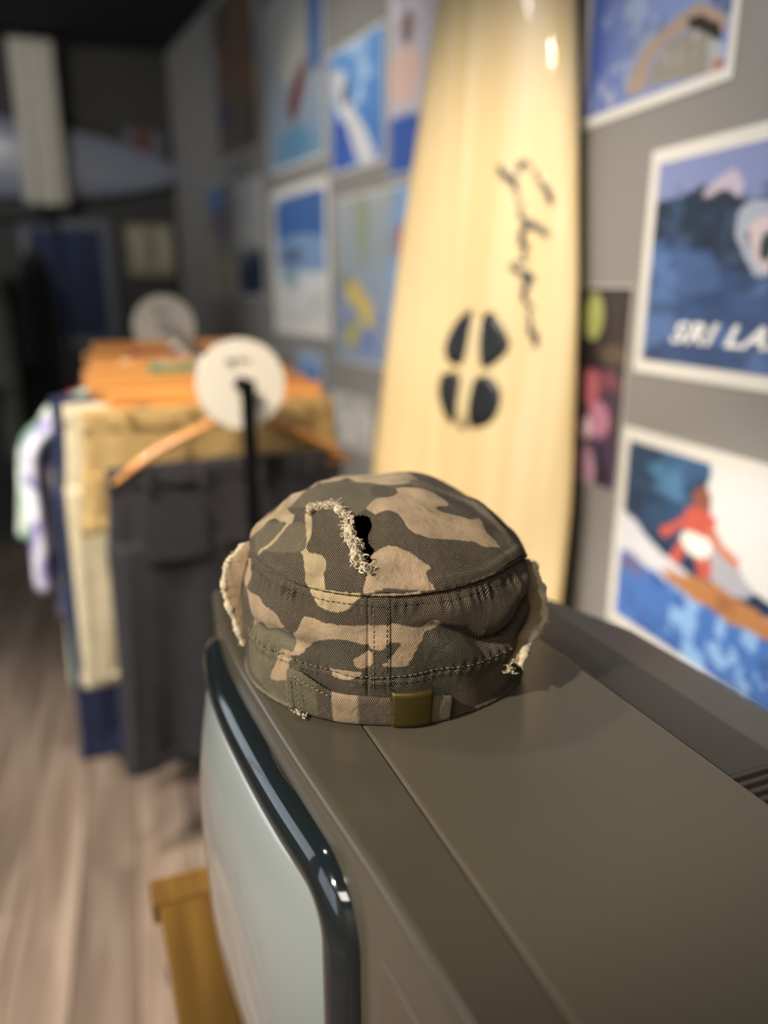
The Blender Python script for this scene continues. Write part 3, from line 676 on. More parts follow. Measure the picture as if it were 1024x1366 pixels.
for d in (-31.5, -29.2, -26.8):
    stitches('strap_stitching', [wall_pt(d, t, .0072) for t in np.linspace(.04, .32, 24)], .0022, .0010, .00038, M_STITCH if d != -29.2 else M_STITCHD, strap)
fray('frayed_threads', [wall_pt(-30, .03, .006), wall_pt(-26, .02, .006), wall_pt(-24, .015, .006)], 16, .0008, .004, .0004, strap, 33, .0004, .5)
# binding along the bottom edge
bd = np.linspace(-180, 180, 300)
V, F = tube_vf([wall_pt(d, .012, .0004 + .0003 * math.sin(d * 1.3)) for d in bd], .0011, 8, False)
bc = np.repeat(np.where((bd < -20)[:, None], CAMO['M2'] * 1.15, CAMO['B'] * .7), 8, axis=0)
mesh('bottom_binding', V, F, M_CANVAS, cap, col=bc, uv=np.stack([np.repeat(np.radians(bd) * .09, 8), np.tile(np.arange(8) * .0006, 300)], -1))
# brass slide buckle: plate with rolled sides and a small stud
M_BRASS = mat('aged_brass', '51461f', .48, metal=.7, var=.10, scale=120, bump=.08, bscale=900)
nb = 22; V = []
for i in range(nb):
    a = i / (nb - 1); d = 7.6 + 15.6 * a
    for j in range(14):
        b = j / 13; t = -.001 + .312 * b
        ed = min(a, 1 - a); lf = .0066 + .0012 * math.sin(math.pi * a) - .0028 * max(0, 1 - ed / .06) ** 2 - .0018 * max(0, 1 - min(b, 1 - b) / .06) ** 2
        p = wall_pt(d, max(t, 0.0), 0); aa, bb, cc = cap_wall(np.array(R(d)), np.array(max(t, 0)), False); n = math.hypot(aa, bb)
        V.append((float(aa) * (1 + lf / n), float(bb) * (1 + lf / n), max(float(cc), .0003) if b > 0 else .0003))
bk = mesh('buckle', V, grid_faces(nb, 14), M_BRASS, cap)
md = bk.modifiers.new('plate', 'SOLIDIFY'); md.thickness = .0012; md.offset = -1
# visor on the far side
V = []; na, nb = 40, 10
for i in range(na):
    d = 118 + (242 - 118) * i / (na - 1)
    for j in range(nb):
        b = j / (nb - 1); bx, by = cap_base(np.array(R(d))); k_ = math.sin(math.pi * i / (na - 1)) ** .6
        e = .062 * b * k_; n = math.hypot(bx, by)
        V.append((float(bx) * .985 , float(by) * .985 + e, .0085 - .004 * b + .006 * (1 - (2 * i / (na - 1) - 1) ** 2) * b))
V = np.array(V); c = camo_default(V[:, 0], V[:, 1], 1)
vo = mesh('visor', V, grid_faces(na, nb), M_CANVAS, cap, col=c, uv=V[:, :2] + .5)
md = vo.modifiers.new('visor_board', 'SOLIDIFY'); md.thickness = .003

# ------------------------------------------------------------------ wooden surfboard leaning by the wall (local x = across to the left rail, y = out of the deck, z = up the board)
wdv = Vector((-.53, .848, 0)).normalized(); nv_ = Vector((-wdv.y, wdv.x, 0))
lean = math.tan(R(5)); bup = (-nv_ * lean + Vector((0, 0, 1))).normalized(); bn = bup.cross(wdv) * -1
if bn.dot(nv_) < 0: bn = -bn
BR0 = Vector((.69, 1.22, HC)) + wdv * .145
M_BOARD = wood_mat('pale_board_wood', 'd6b881', 'ecdab2', 'e3ca98', scale=1.3, stretch=(16, 16, .55), rough=.45, coat=.12)
board = bpy.data.objects.new('wooden_surfboard', None); C.objects.link(board)
sgn = 1 if wdv.cross(bn).dot(bup) > 0 else -1
xl = wdv * sgn                               # keep the frame right-handed
low = -1.30
base = BR0 + bup * low
board.matrix_world = Matrix(((xl.x, bn.x, bup.x, base.x), (xl.y, bn.y, bup.y, base.y), (xl.z, bn.z, bup.z, base.z), (0, 0, 0, 1)))
tag(board, 'tall pale wooden surfboard with black script and four-petal mark, leaning by the grey wall', 'surfboard')
zs = np.array([-1.30, -1.285, -1.22, -1.05, -.80, -.60, -.35, -.02, .10, .25, .45, .60, .75, .86, .93, .955, .962]) - low
hws = np.array([.050, .075, .115, .170, .215, .230, .2295, .201, .187, .168, .143, .118, .085, .055, .028, .012, .002])
zz = np.concatenate([np.linspace(0, .1, 12, endpoint=False), np.linspace(.1, 2.1, 90, endpoint=False), np.linspace(2.1, zs[-1], 26)])
hh = np.interp(zz, zs, hws); hh = np.convolve(np.pad(hh, 2, 'edge'), np.ones(5) / 5, 'valid'); hh[-1] = .002
nsec = 44; ang = np.linspace(0, 2 * np.pi, nsec, endpoint=False)
def deck_y(xx, h, th): return th * (1 - np.abs(np.clip(xx / np.maximum(h, 1e-4), -1, 1)) ** 3.2) ** .62
V = []
for z_, h_ in zip(zz, hh):
    th = .030 * min(1, (h_ / .10)) ** .6 + .002
    cx = np.sign(np.cos(ang)) * np.abs(np.cos(ang)) ** .55 * h_
    cy = np.sign(np.sin(ang)) * deck_y(np.abs(cx), h_, th)
    V.append(np.stack([cx, cy, np.full(nsec, z_)], -1))
F = [tuple(int(q) for q in f) for f in grid_faces(len(zz), nsec)] + [(i * nsec + nsec - 1, (i + 1) * nsec + nsec - 1, (i + 1) * nsec, i * nsec) for i in range(len(zz) - 1)]
F += [tuple(range(nsec)), tuple((len(zz) - 1) * nsec + j for j in range(nsec))[::-1]]
mesh('deck', np.concatenate(V), F, M_BOARD, board)
def on_deck(s, t, lift=.0006):
    x_ = (s - .145) * sgn; z_ = t - low; h_ = float(np.interp(z_, zz, hh))
    return (x_, float(deck_y(np.array(abs(x_)), h_, .032)) + lift, z_)
M_INK = mat('black_board_ink', '191b1d', .3, coat=.3)
M_PALEINK = mat('pale_centre_stripe', 'c9b78f', .4)
def decal(name, poly, m, lift, parent):
    """thin raised patch that follows the deck"""
    P = np.asarray(round_poly(poly, 4)); c = P.mean(0); P = c + (P - c) * (1.22 if name == 'petal_mark' else 1.0); rings = [1, .66, .33]
    V = []; n = len(P)
    for r_ in rings: V += [on_deck(*(c + (p - c) * r_), lift) for p in P]
    V.append(on_deck(*c, lift)); V += [on_deck(*p, -.0005) for p in P]
    F = []
    for k in range(2): F += [(k * n + i, k * n + (i + 1) % n, (k + 1) * n + (i + 1) % n, (k + 1) * n + i) for i in range(n)]
    F += [(2 * n + i, 2 * n + (i + 1) % n, 3 * n) for i in range(n)]
    F += [(i, 3 * n + 1 + i, 3 * n + 1 + (i + 1) % n, (i + 1) % n) for i in range(n)]
    return mesh(name, V, F, m, parent)
decal('centre_stripe', [(0.135, -0.0533), (0.1113, -0.0527), (0.1123, -0.1037), (0.1179, -0.2414), (0.1499, -0.2448), (0.1436, -0.1292)], M_PALEINK, .0004, board)
for p in ([(0.1442, -0.0476), (0.1368, -0.0494), (0.1406, -0.085), (0.1488, -0.1255), (0.1711, -0.1267), (0.1827, -0.111), (0.1795, -0.0906), (0.1624, -0.0619)],
          [(0.1076, -0.0565), (0.092, -0.0503), (0.0768, -0.0634), (0.0577, -0.0935), (0.067, -0.1132), (0.0884, -0.13), (0.1017, -0.1288), (0.1076, -0.1035), (0.1089, -0.076)],
          [(0.1879, -0.1648), (0.1631, -0.1589), (0.1523, -0.1664), (0.1542, -0.1994), (0.1561, -0.2329), (0.1659, -0.236), (0.1833, -0.2146), (0.1917, -0.1901)],
          [(0.1131, -0.1675), (0.0898, -0.1618), (0.0723, -0.1724), (0.0653, -0.1957), (0.0739, -0.2245), (0.0962, -0.239), (0.1132, -0.2388), (0.1203, -0.2169), (0.1183, -0.1882)]):
    decal('petal_mark', p, M_INK, .0010, board)
V = []; F = []; off = 0
for st_ in ([(0.0616, 0.1863), (0.0606, 0.1968), (0.0527, 0.2024), (0.0436, 0.1959), (0.0268, 0.1764), (0.0099, 0.1543), (-0.0001, 0.132)],
            [(0.1046, 0.2014), (0.0945, 0.1891), (0.0779, 0.177), (0.0691, 0.1763), (0.0699, 0.1639), (0.0606, 0.1579), (0.0636, 0.1457), (0.053, 0.1353), (0.0545, 0.1218), (0.0432, 0.1087), (0.0289, 0.1019), (0.0133, 0.0941), (-0.0007, 0.0808)],
            [(0.0332, 0.1028), (0.0449, 0.0926), (0.0463, 0.0746), (0.0356, 0.067), (0.0405, 0.0526), (0.0328, 0.0415), (0.0479, 0.0418), (0.0625, 0.0347), (0.0485, 0.0271), (0.0306, 0.0214), (0.0214, 0.0159), (0.0312, 0.0078)],
            [(0.0366, 0.0178), (0.0285, 0.0031), (0.0334, -0.0117), (0.0267, -0.0246), (0.0137, -0.0337), (0.0225, -0.0394), (0.0157, -0.0542), (0.0145, -0.0728), (0.0042, -0.0799), (0.0027, -0.1005)]):
    q = spline(st_, len(st_) * 6); P = np.array([on_deck(a, b, .0004) for a, b in q]); w_ = .0062 * (.75 + .35 * np.sin(np.linspace(.3, 9, len(P)))); w_[0] = w_[-1] = .001
    Tn = np.gradient(P, axis=0); Nn = np.stack([-Tn[:, 2], 0 * Tn[:, 0], Tn[:, 0]], -1); Nn /= np.linalg.norm(Nn, axis=1)[:, None]
    for p_, n_, k_ in zip(P, Nn, w_):
        V += [p_ + n_ * k_, p_ + n_ * k_ * .7 + np.array([0, .0008, 0]), p_ - n_ * k_ * .7 + np.array([0, .0008, 0]), p_ - n_ * k_]
    F += [(off + i * 4 + j, off + i * 4 + j + 1, off + i * 4 + 5 + j, off + i * 4 + 4 + j) for i in range(len(P) - 1) for j in range(3)]
    off += len(P) * 4
o = mesh('script_lettering', V, F, M_INK, board); o['label'] = 'black handwritten script running down the board'

# ------------------------------------------------------------------ posters
class Paint:
    """flat print painted on a grid in poster coordinates (s along the wall, z up, both in metres)"""
    def __init__(self, s, z): self.s, self.z = s, z; self.c = np.zeros(s.shape + (3,))
    def fill(self, h): self.c[:] = hexc(h)[:3]; return self
    def grad(self, h0, h1, t):
        t = np.clip(t, 0, 1)[..., None]; self.c = np.array(hexc(h0)[:3]) * (1 - t) + np.array(hexc(h1)[:3]) * t; return self
    def put(self, mask, h, a=1.0):
        a = (mask.astype(float) * a)[..., None]; self.c = self.c * (1 - a) + np.array(hexc(h)[:3]) * a; return self
    def poly(self, p, h, a=1.0):
        k = 6.0 / max(np.ptp(self.s), np.ptp(self.z)); w = .03 * max(np.ptp(self.s), np.ptp(self.z))
        s = self.s + w * (fbm(self.s * k * 3 + 1, self.z * k * 3 + 2, 3) - .45); z = self.z + w * (fbm(self.s * k * 3 + 31, self.z * k * 3 + 12, 3) - .45)
        return self.put(inside(round_poly(p, 4), s, z), h, a)
    def ell(self, cs, cz, rs, rz, h, a=1.0, rot=0):
        ds, dz = self.s - cs, self.z - cz; c_, s_ = math.cos(rot), math.sin(rot)
        d = ((ds * c_ + dz * s_) / rs) ** 2 + ((-ds * s_ + dz * c_) / rz) ** 2
        return self.put(np.clip((1 - d) * 3, 0, 1), h, a)
    def noise(self, h, sc, thr, a=1.0, z0=-9, z1=9, soft=.08, ss=1.0, sd=0):
        f = fbm(self.s * sc * ss + sd, self.z * sc + sd * 2.3, 4); mk = np.clip((f - thr) / soft, 0, 1) * ((self.z > z0) & (self.z < z1)); return self.put(mk, h, a)
def poster(name, label, frame, s0, s1, z0, z1, fn, border=.016, n=110, group=None, borders=None, fade=.22):
    """frame: function (s, z, lift) -> world; s0 < s1 along the wall"""
    bl, br, bb, bt = borders or (border,) * 4
    root = empty(name, frame(s0 if False else (s0 + s1) / 2, z0, 0), 0, label, 'poster', group)
    o = np.array(root.location)
    def quad(nm, a, b, c, d, l0, l1, m, col=None):
        V = [np.array(frame(s, z, l)) - o for l in (l0, l1) for s, z in ((a, c), (b, c), (b, d), (a, d))]
        return mesh(nm, V, [(0, 1, 2, 3), (4, 7, 6, 5), (0, 4, 5, 1), (1, 5, 6, 2), (2, 6, 7, 3), (3, 7, 4, 0)], m, root, smooth=False)
    quad('paper', s0, s1, z0, z1, .0005, .0025, M_PAPER)
    ns = n; nz = max(8, int(n * (z1 - z0) / (s1 - s0)))
    S, Z = np.meshgrid(np.linspace(s0 + bl, s1 - br, ns), np.linspace(z0 + bb, z1 - bt, nz), indexing='ij')
    p = Paint(S, Z); fn(p); p.c = p.c * (1 - fade) + p.c.mean(-1, keepdims=True) * fade
    V = np.array([frame(s, z, .0031) for s, z in zip(S.ravel(), Z.ravel())]) - o
    mesh('print', V, grid_faces(ns, nz), M_PRINT, root, smooth=False, col=np.clip(p.c, 0, 1).reshape(-1, 3))
    return root
def fr1(s, z, l): return (XW - l, s, HC + z)                 # near stretch of the right wall, s = world y
def fr2(s, z, l): q = bend + wd2 * s + wn2 * l; return (q.x, q.y, HC + z)
def frb(s, z, l): return (s, YB - l, HC + z)
P3 = {'white': [(0.846, -0.20), (0.55, -0.18), (0.55, -0.42), (0.721, -0.386), (0.75, -0.376), (0.806, -0.343), (0.848, -0.279)],
'foam': [(1.037, -0.346), (0.971, -0.376), (0.909, -0.391), (0.853, -0.4), (0.767, -0.404), (0.55, -0.41), (0.55, -0.43), (0.823, -0.427), (0.925, -0.427), (1.06, -0.401), (1.07, -0.352)],
'board': [(0.935, -0.415), (0.853, -0.4), (0.779, -0.4), (0.717, -0.406), (0.68, -0.42), (0.712, -0.436), (0.76, -0.44), (0.821, -0.436), (0.889, -0.429)],
'head': [(0.876, -0.282), (0.862, -0.266), (0.844, -0.272), (0.843, -0.291), (0.856, -0.302), (0.871, -0.297)],
'torso': [(0.888, -0.308), (0.864, -0.295), (0.841, -0.3), (0.825, -0.311), (0.831, -0.34), (0.862, -0.343), (0.886, -0.338)],
'armL': [(0.878, -0.308), (0.882, -0.323), (0.905, -0.349), (0.931, -0.366), (0.94, -0.354), (0.911, -0.336)],
'armR': [(0.835, -0.316), (0.814, -0.336), (0.776, -0.35), (0.78, -0.361), (0.814, -0.35), (0.835, -0.334)],
'shorts': [(0.883, -0.337), (0.835, -0.339), (0.828, -0.359), (0.854, -0.373), (0.89, -0.358)],
'legL': [(0.891, -0.354), (0.879, -0.362), (0.888, -0.391), (0.912, -0.395)],
'legR': [(0.855, -0.368), (0.828, -0.359), (0.825, -0.393), (0.847, -0.396)],
'shade': [(0.83, -0.342), (0.806, -0.343), (0.746, -0.379), (0.773, -0.398), (0.828, -0.394)]}
def paint_surfer(p):
    p.grad('16304f', '2a5a86', (p.z + .40) / .18).noise('0f2238', 14, .50, .6, sd=4).noise('3f83b0', 12, .55, .6, -.30, 0, sd=8)
    p.poly(P3['white'], 'cfcecc'); p.poly(P3['shade'], '9fa0ab')
    w = p.z < -.398 - .10 * (p.s - 1.05) * -1 * 0 - .165 * np.clip(1.05 - p.s, 0, .3) * .55
    p.put(w, '2066b8').put(w & (fbm(p.s * 30, p.z * 40, 3) > .5), '164a92', .7).put(w & (fbm(p.s * 34 + 5, p.z * 40 + 9, 3) > .47) & (p.s < .90), '7fb4e6', .75)
    p.poly(P3['foam'], 'c2c2cb'); p.poly(P3['board'], 'b0702f'); p.noise('7d4a22', 40, .56, .5, -.445, -.405, sd=2)
    for k in ('legL', 'legR', 'armL', 'armR', 'torso'): p.poly(P3[k], 'c2452f')
    p.poly(P3['armR'], 'c9693a'); p.poly(P3['head'], '8a4a34'); p.poly(P3['shorts'], 'e2ddd2')
poster('surfer_poster', 'white-bordered poster of a surfer in red on an orange board', fr1, .575, 1.056, -.551, -.2125, paint_surfer, .020, 170)
SR = {'sky': [(1.06, 0.21), (0.55, 0.21), (0.55, 0.108), (0.847, 0.108), (0.87, 0.119), (0.918, 0.132), (0.965, 0.121), (1.06, 0.12)],
'dark': [(1.06, 0.12), (0.966, 0.123), (0.918, 0.134), (0.871, 0.121), (0.847, 0.108), (.70, .11), (.60, .10), (.60, .05), (0.75, 0.04), (0.821, 0.022), (0.877, 0.031), (0.93, 0.061), (1.06, 0.078)],
'foam': [(0.856, 0.068), (0.855, 0.094), (0.836, 0.105), (0.811, 0.104), (0.770, 0.10), (0.776, 0.085), (0.807, 0.086), (0.831, 0.077), (0.829, 0.052), (0.794, 0.014), (0.821, 0.022)],
'pink': [(0.832, 0.078), (0.807, 0.086), (0.785, 0.08), (0.790, 0.024), (0.795, 0.018), (0.819, 0.04)],
'patch': [(0.955, 0.058), (0.889, 0.031), (0.873, 0.004), (0.919, -0.008), (0.973, 0.004)],
'cloud': [(0.891, 0.145), (0.87, 0.148), (0.851, 0.129), (0.858, 0.112), (0.887, 0.123), (0.922, 0.119), (0.918, 0.13)]}
def paint_sri(p):
    p.grad('16345e', '2b5590', fbm(p.s * 9, p.z * 22, 4) * 1.6 - .3)
    p.poly(SR['patch'], '3d6298', .45).noise('4d78b4', 30, .52, .5, -.11, .05, ss=.5, sd=3).noise('142c50', 34, .55, .5, -.11, .05, ss=.5, sd=13)
    p.poly(SR['sky'], '7480b4').poly(SR['dark'], '1a2b42').noise('2f4d74', 36, .48, .6, .03, .125, sd=9).noise('0f1a2a', 40, .52, .6, .05, .14, sd=19).poly(SR['cloud'], 'b9a8b8', .85)
    p.poly(SR['foam'], '9ba3b4').poly(SR['pink'], 'c9b2b4').ell(.800, .050, .012, .020, '20242c')
sri = poster('wave_poster', 'white-bordered blue wave poster lettered SRI LANKA', fr1, .575, 1.045, -.124, .193, paint_sri, .020, 170)
# white italic lettering on it
cu = bpy.data.curves.new('lettering', 'FONT'); cu.body = 'SRI LANKA'; cu.size = .046; cu.shear = .35; cu.offset = .0011; cu.space_character = 1.10; cu.extrude = .0003
to = bpy.data.objects.new('tmp_text', cu); C.objects.link(to)
bpy.context.view_layer.update()
tm = bpy.data.meshes.new_from_object(to.evaluated_get(bpy.context.evaluated_depsgraph_get())); bpy.data.objects.remove(to)
lo_ = link('lettering', tm, mat('white_print', 'e6e4de', .5), sri); lo_['label'] = 'white slanted capitals'
lo_.matrix_local = Matrix(((0, 0, -1, XW - .0040 - sri.location.x), (-1.32, 0, 0, .962 - sri.location.y), (0, .86, 0, HC - .073 - sri.location.z), (0, 0, 0, 1)))
P1 = {'deep': [(1.232, 0.276), (1.215, 0.377), (1.16, 0.346), (1.174, 0.272)],
'arch': [(1.126, 0.284), (1.102, 0.324), (1.055, 0.347), (0.993, 0.363), (0.956, 0.356), (0.918, 0.328), (0.92, 0.311), (0.952, 0.33), (0.976, 0.337), (1.013, 0.332), (1.058, 0.321), (1.081, 0.282)],
'dark': [(0.99, 0.348), (0.953, 0.339), (0.927, 0.316), (0.927, 0.303), (0.957, 0.324), (0.985, 0.334)],
'hull': [(1.073, 0.281), (1.051, 0.319), (1.012, 0.328), (0.975, 0.331), (0.937, 0.312), (0.913, 0.268), (0.966, 0.273)],
'spot': [(0.935, 0.283), (0.915, 0.282), (0.912, 0.266), (0.93, 0.27)]}
def paint_arch(p):
    p.grad('2c50a6', '6f86bd', (1.24 - p.s) / .16 + .4 * (fbm(p.s * 20, p.z * 12, 3) - .5)).noise('24304a', 12, .55, .6, .33, .9, sd=3).noise('9fb0cc', 16, .56, .6, .30, .9, sd=12)
    p.poly(P1['hull'], '8d8577').noise('b9bcc0', 40, .5, .5, .27, .33, ss=1.8, sd=2).poly(P1['arch'], 'a58a74').poly(P1['dark'], '2e2723').poly(P1['spot'], 'b0603a')
poster('arch_poster', 'white-bordered poster with a brown arch over blue, topmost beside the surfboard', fr1, .895, 1.262, .255, .56, paint_arch, .016, 130, borders=(.014, .026, .016, .016))
def paint_collage(p):
    p.fill('2b2228').noise('5b4a38', 18, .50, .8, -.12, .1, sd=3).noise('7a3a4c', 20, .48, .9, -.40, -.13, sd=6).noise('43304f', 24, .5, .8, -.40, -.16, sd=11)
    p.ell(1.165, -.045, .030, .042, '9aa04a').ell(1.16, -.165, .025, .035, 'b0505c').ell(1.13, -.215, .035, .035, 'b06a88').ell(1.165, -.235, .018, .022, 'd8b8c4').ell(1.16, -.31, .035, .05, 'b07f96')
poster('collage_poster', 'narrow dark poster with pink and yellow-green patches behind the surfboard edge', fr1, 1.062, 1.29, -.330, .004, paint_collage, .002, 90)

def ocean(top, mid, low_, foam, seed, zsplit=.5):
    def fn(p):
        t = (p.z - p.z.min()) / (p.z.max() - p.z.min()); u = (p.s - p.s.min()) / (p.s.max() - p.s.min())
        p.grad(low_, mid, t * 2); p.put(t > zsplit + .12 * (fbm(u * 4 + seed, u * 0 + seed, 2) - .4), top)
        S_, Z_ = p.s, p.z; p.s, p.z = u, t; p.noise(foam, 5, .52, .9, 0, .75, sd=seed); p.s, p.z = S_, Z_
        return p
    return fn
def uvp(p):
    """switch a painter to 0..1 coordinates, u counted from the left edge in the picture"""
    p.z = (p.z - p.z.min()) / (p.z.max() - p.z.min()); p.s = 1 - (p.s - p.s.min()) / (p.s.max() - p.s.min()); return p
def pt_q(p):
    uvp(p); p.grad('1f66b4', '4a8fce', p.z).poly([(.02, .82), (.25, .85), (.35, .6), (.55, .4), (.75, .2), (.85, .02), (.55, .02), (.40, .25), (.15, .5)], 'c9c7c6').ell(.30, .62, .08, .10, '5c5860').noise('a9c6e2', 5, .56, .7, .5, 1, sd=4).poly([(.0, .0), (.38, 0), (.35, .35), (.05, .42)], '1b4fae')
def pt_t(p):
    uvp(p); p.grad('5d86a8', 'a8a49c', p.z * 1.6).poly([(.30, 1), (.72, 1), (.70, .55), (.55, .38), (.28, .45), (.18, .7)], 'b8b2a6').poly([(.40, .28), (.55, .40), (.75, .46), (.66, .30), (.48, .18)], '6e1f30').ell(.5, .08, .3, .1, '3f7ea4').poly([(.8, .4), (1, .4), (1, 1), (.8, 1)], '2e62a0').poly([(0, .78), (.3, .92), (.3, 1), (0, 1)], '122c5c')
def pt_v(p):
    uvp(p); p.fill('b4acb4').ell(.35, .55, .12, .07, '7a5a52').ell(.3, .38, .35, .12, 'cfa898').poly([(0, 0), (1, 0), (1, .18), (0, .22)], '1f4fa4').noise('d2ccd4', 6, .52, .6, .6, 1, sd=5)
def pt_r(p):
    uvp(p); p.grad('c8c4bc', '8fa4bc', p.z).poly([(.08, .62), (1, .62), (1, 1.0), (.08, .96)], '1d5ca4').poly([(.1, .35), (1, .3), (1, .66), (.1, .66)], '6f92bd').noise('d6d2cc', 6, .50, .9, 0, .42, sd=3).ell(.3, .36, .2, .05, '7f9c94').ell(.35, .55, .25, .08, '54688c')
def pt_s(p):
    uvp(p); p.grad('7a8fb0', '9aa0a0', p.z).noise('8c9468', 5, .50, .8, .45, 1, sd=2).poly([(.10, .40), (.25, .52), (.45, .40), (.6, .24), (.45, .22), (.3, .34)], 'd2b43c').ell(.22, .18, .14, .12, 'b0a848').noise('4f6ab4', 6, .5, .8, .05, .55, sd=8).poly([(.72, .2), (1, .2), (1, 1), (.8, 1)], '6f98c8').ell(.88, .7, .07, .12, 'b0584c')
poster('wave_rider_poster', 'blue poster with a white diagonal streak, beside the surfboard', fr2, .275, .635, .338, .676, pt_q, .008)
poster('red_fin_poster', 'tall pale poster with a dark red fin shape, above the rack', fr2, .675, 1.19, .405, 1.08, pt_t, .010)
poster('pale_figure_poster', 'tall pale poster with blue foot, cut off by the surfboard', fr2, -.02, .252, .290, .90, pt_v, .004)
poster('sea_view_poster', 'white-bordered poster with a deep blue sky block above the rack discs', fr2, .660, 1.19, -.160, .345, pt_r, .030)
poster('yellow_board_poster', 'hazy poster with a yellow shape, left edge of the surfboard', fr2, .12, .605, -.225, .268, pt_s, .006)
def pt_u(p): uvp(p); p.fill('3a332c').poly([(.1, 0), (.75, 0), (.9, 1), (.2, 1)], '6b5646').noise('8a5a34', 5, .54, .8, .3, 1, sd=3).ell(.2, .3, .12, .1, '4c4478')
def pt_w(p): uvp(p); p.grad('16304e', 'a6a49e', (p.z - .30) * 6).noise('c2beb6', 5, .55, .5, .5, 1, sd=3).ell(.7, .25, .2, .2, '0f2038')
def pt_x(p): uvp(p); p.grad('8a8468', '5a5060', p.z).ell(.4, .86, .35, .12, '3f6ea4').ell(.55, .60, .3, .14, '6a4a70').noise('a8a078', 5, .5, .8, 0, .5, sd=6)
poster('brown_poster', 'tall dim brown poster high on the wall near the back corner', fr2, 1.30, 1.80, .52, 1.12, pt_u, .006, 70)
poster('navy_based_poster', 'pale poster with navy lower half, left of the sea view poster', fr2, 1.285, 1.62, -.03, .42, pt_w, .006, 70)
poster('muted_poster', 'dim olive and violet poster nearest the back corner', fr2, 1.67, 2.06, -.03, .46, pt_x, .006, 70)
def pt_b(p): uvp(p); p.grad('2d64a8', '6f9ccc', p.z).noise('a8bcd4', 6, .54, .7, 0, 1, sd=2)
def pt_g(p): uvp(p); p.fill('a8a49c').noise('d0ccc4', 5, .48, .8, 0, 1, sd=5).noise('5c5c60', 6, .58, .7, 0, 1, sd=9)
poster('small_blue_poster', 'small blue poster low on the wall, right of the white rack disc', fr2, .74, .96, -.335, -.215, pt_b, .004, 50)
poster('white_cloud_poster', 'small whitish poster low on the wall beside the khaki garments', fr2, .36, .66, -.50, -.33, pt_g, .004, 50)

# ------------------------------------------------------------------ clothes rack with a sloping rail
NA = Vector((.173, 1.373, HC - .158)); FA = Vector((.084, 2.087, HC - .094))
rdir = (FA - NA).normalized(); rrz = math.atan2(-(FA - NA).x, (FA - NA).y)
rack = empty('clothes_rack', (NA.x, NA.y, 0), rrz, 'black clothes rack with a sloping rail of wooden hangers', 'rack')
RL = (FA - NA).length; slope = (FA - NA).z / math.hypot((FA - NA).x, (FA - NA).y)
def rail_z(s): return NA.z + s * slope
tube('rail', [(0, -.018, rail_z(-.018)), (0, .35, rail_z(.35)), (0, .80, rail_z(.80))], .011, M_CHROME, rack, 14)
tube('post', [(.004, -.042, 0), (.004, -.042, .7), (.004, -.042, rail_z(-.042) + .012)], .0125, mat('matt_black_metal', '040404', .9, spec=.05), rack, 14)
tube('post', [(0, .80, 0), (0, .80, .7), (0, .80, rail_z(.80) + .014)], .0125, M_BLACK, rack, 14)
for y_ in (-.04, .80):
    box('foot', -.22, .22, y_ - .016, y_ + .016, 0, .022, M_BLACK, rack, .004, 2)
box('base_bar', -.014, .014, -.03, .79, .022, .044, M_BLACK, rack, .003, 1)
def rack_pt(x_, s, z_): 
    c_, s_ = math.cos(rrz), math.sin(rrz); return (NA.x + x_ * c_ - s * s_, NA.y + x_ * s_ + s * c_, z_)
def disc(label, s):
    o = empty('rail_disc', rack_pt(0, s, rail_z(s)), rrz, label, 'disc', 'white discs on the rack rail')
    V, F = tube_vf([(0, -.004, 0), (0, -.0045, 0), (0, .004, 0), (0, .0045, 0)], [.0745, .0775, .0775, .0745], 64); mesh('plate', V, F, M_DISC, o, smooth=False)
    V, F = tube_vf([(0, -.011, 0), (0, -.004, 0)], [.012, .014], 32); mesh('hub', V, F, mat('matt_black_hub', '080808', .8), o)
    # dark print near the rim
    mk = box_bm(-.026, -.008, -.0056, -.0040, .036, .044, .001, 1)
    for a, b, c_, d in ((-.004, .006, .038, .046), (.010, .018, .036, .043), (-.02, -.012, .028, .033)): box_bm(a, b, -.0056, -.0040, c_, d, .001, 1, mk)
    bm_to('printed_mark', mk, mat('disc_print', '5a4f4a', .6), o)
    return o
disc('larger white disc in front, at the near end of the rack rail', -.014)
disc('smaller-looking white disc at the far end of the rack rail', .735)

def hook(parent, x_=0, top=0.0, drop=.055):
    pts = [(x_, 0, -drop)] + [(x_ , 0, -.022)] + [(x_ - .0155 * math.sin(a) * 1, 0, .0 - .0155 * math.cos(a) + .0) for a in np.linspace(0, -math.pi * 1.35, 14)]
    return tube('hook', pts, .0018, M_CHROME, parent, 6)
def bar_hanger(s, wid=.20, label='', x_=0, rz=0):
    o = empty('bar_hanger', rack_pt(x_, s, rail_z(s)), rrz + rz, label, 'hanger', 'wooden hangers on the rack')
    hook(o, 0, 0, .030)
    bm = box_bm(-wid, wid, -.0085, .0085, -.062, -.026, .004, 2); bm_to('bar', bm, M_HANG, o)
    for q in (-wid * .72, wid * .72):
        box('clip', q - .012, q + .012, -.013, .013, -.086, -.054, M_BLACK, o, .003, 1)
    return o
def arm_hanger(s, label):
    o = empty('shoulder_hanger', rack_pt(0, s, rail_z(s)), rrz, label, 'hanger', 'wooden hangers on the rack')
    hook(o, 0, 0, .060)
    for sg in (-1, 1):
        q = spline([(sg * .004, 0, -.062), (sg * .07, .0, -.085), (sg * .15, .004, -.122), (sg * .222, .012, -.172)], 24)
        V, F = tube_vf(q, np.interp(np.linspace(0, 1, 24), [0, .2, .8, 1], [.0125, .0135, .0135, .009]), 12, True, 0, .62); mesh('arm', V, F, M_HANG, o)
    tube('trouser_bar', [(-.205, .010, -.168), (0, .010, -.170), (.205, .010, -.168)], .0055, M_HANG, o, 10)
    return o
def cloth_mat(name, c, var=.1, scale=30): return mat(name, c, .92, var=var, scale=scale, bump=.25, bscale=500, sheen=.1, spec=.2)
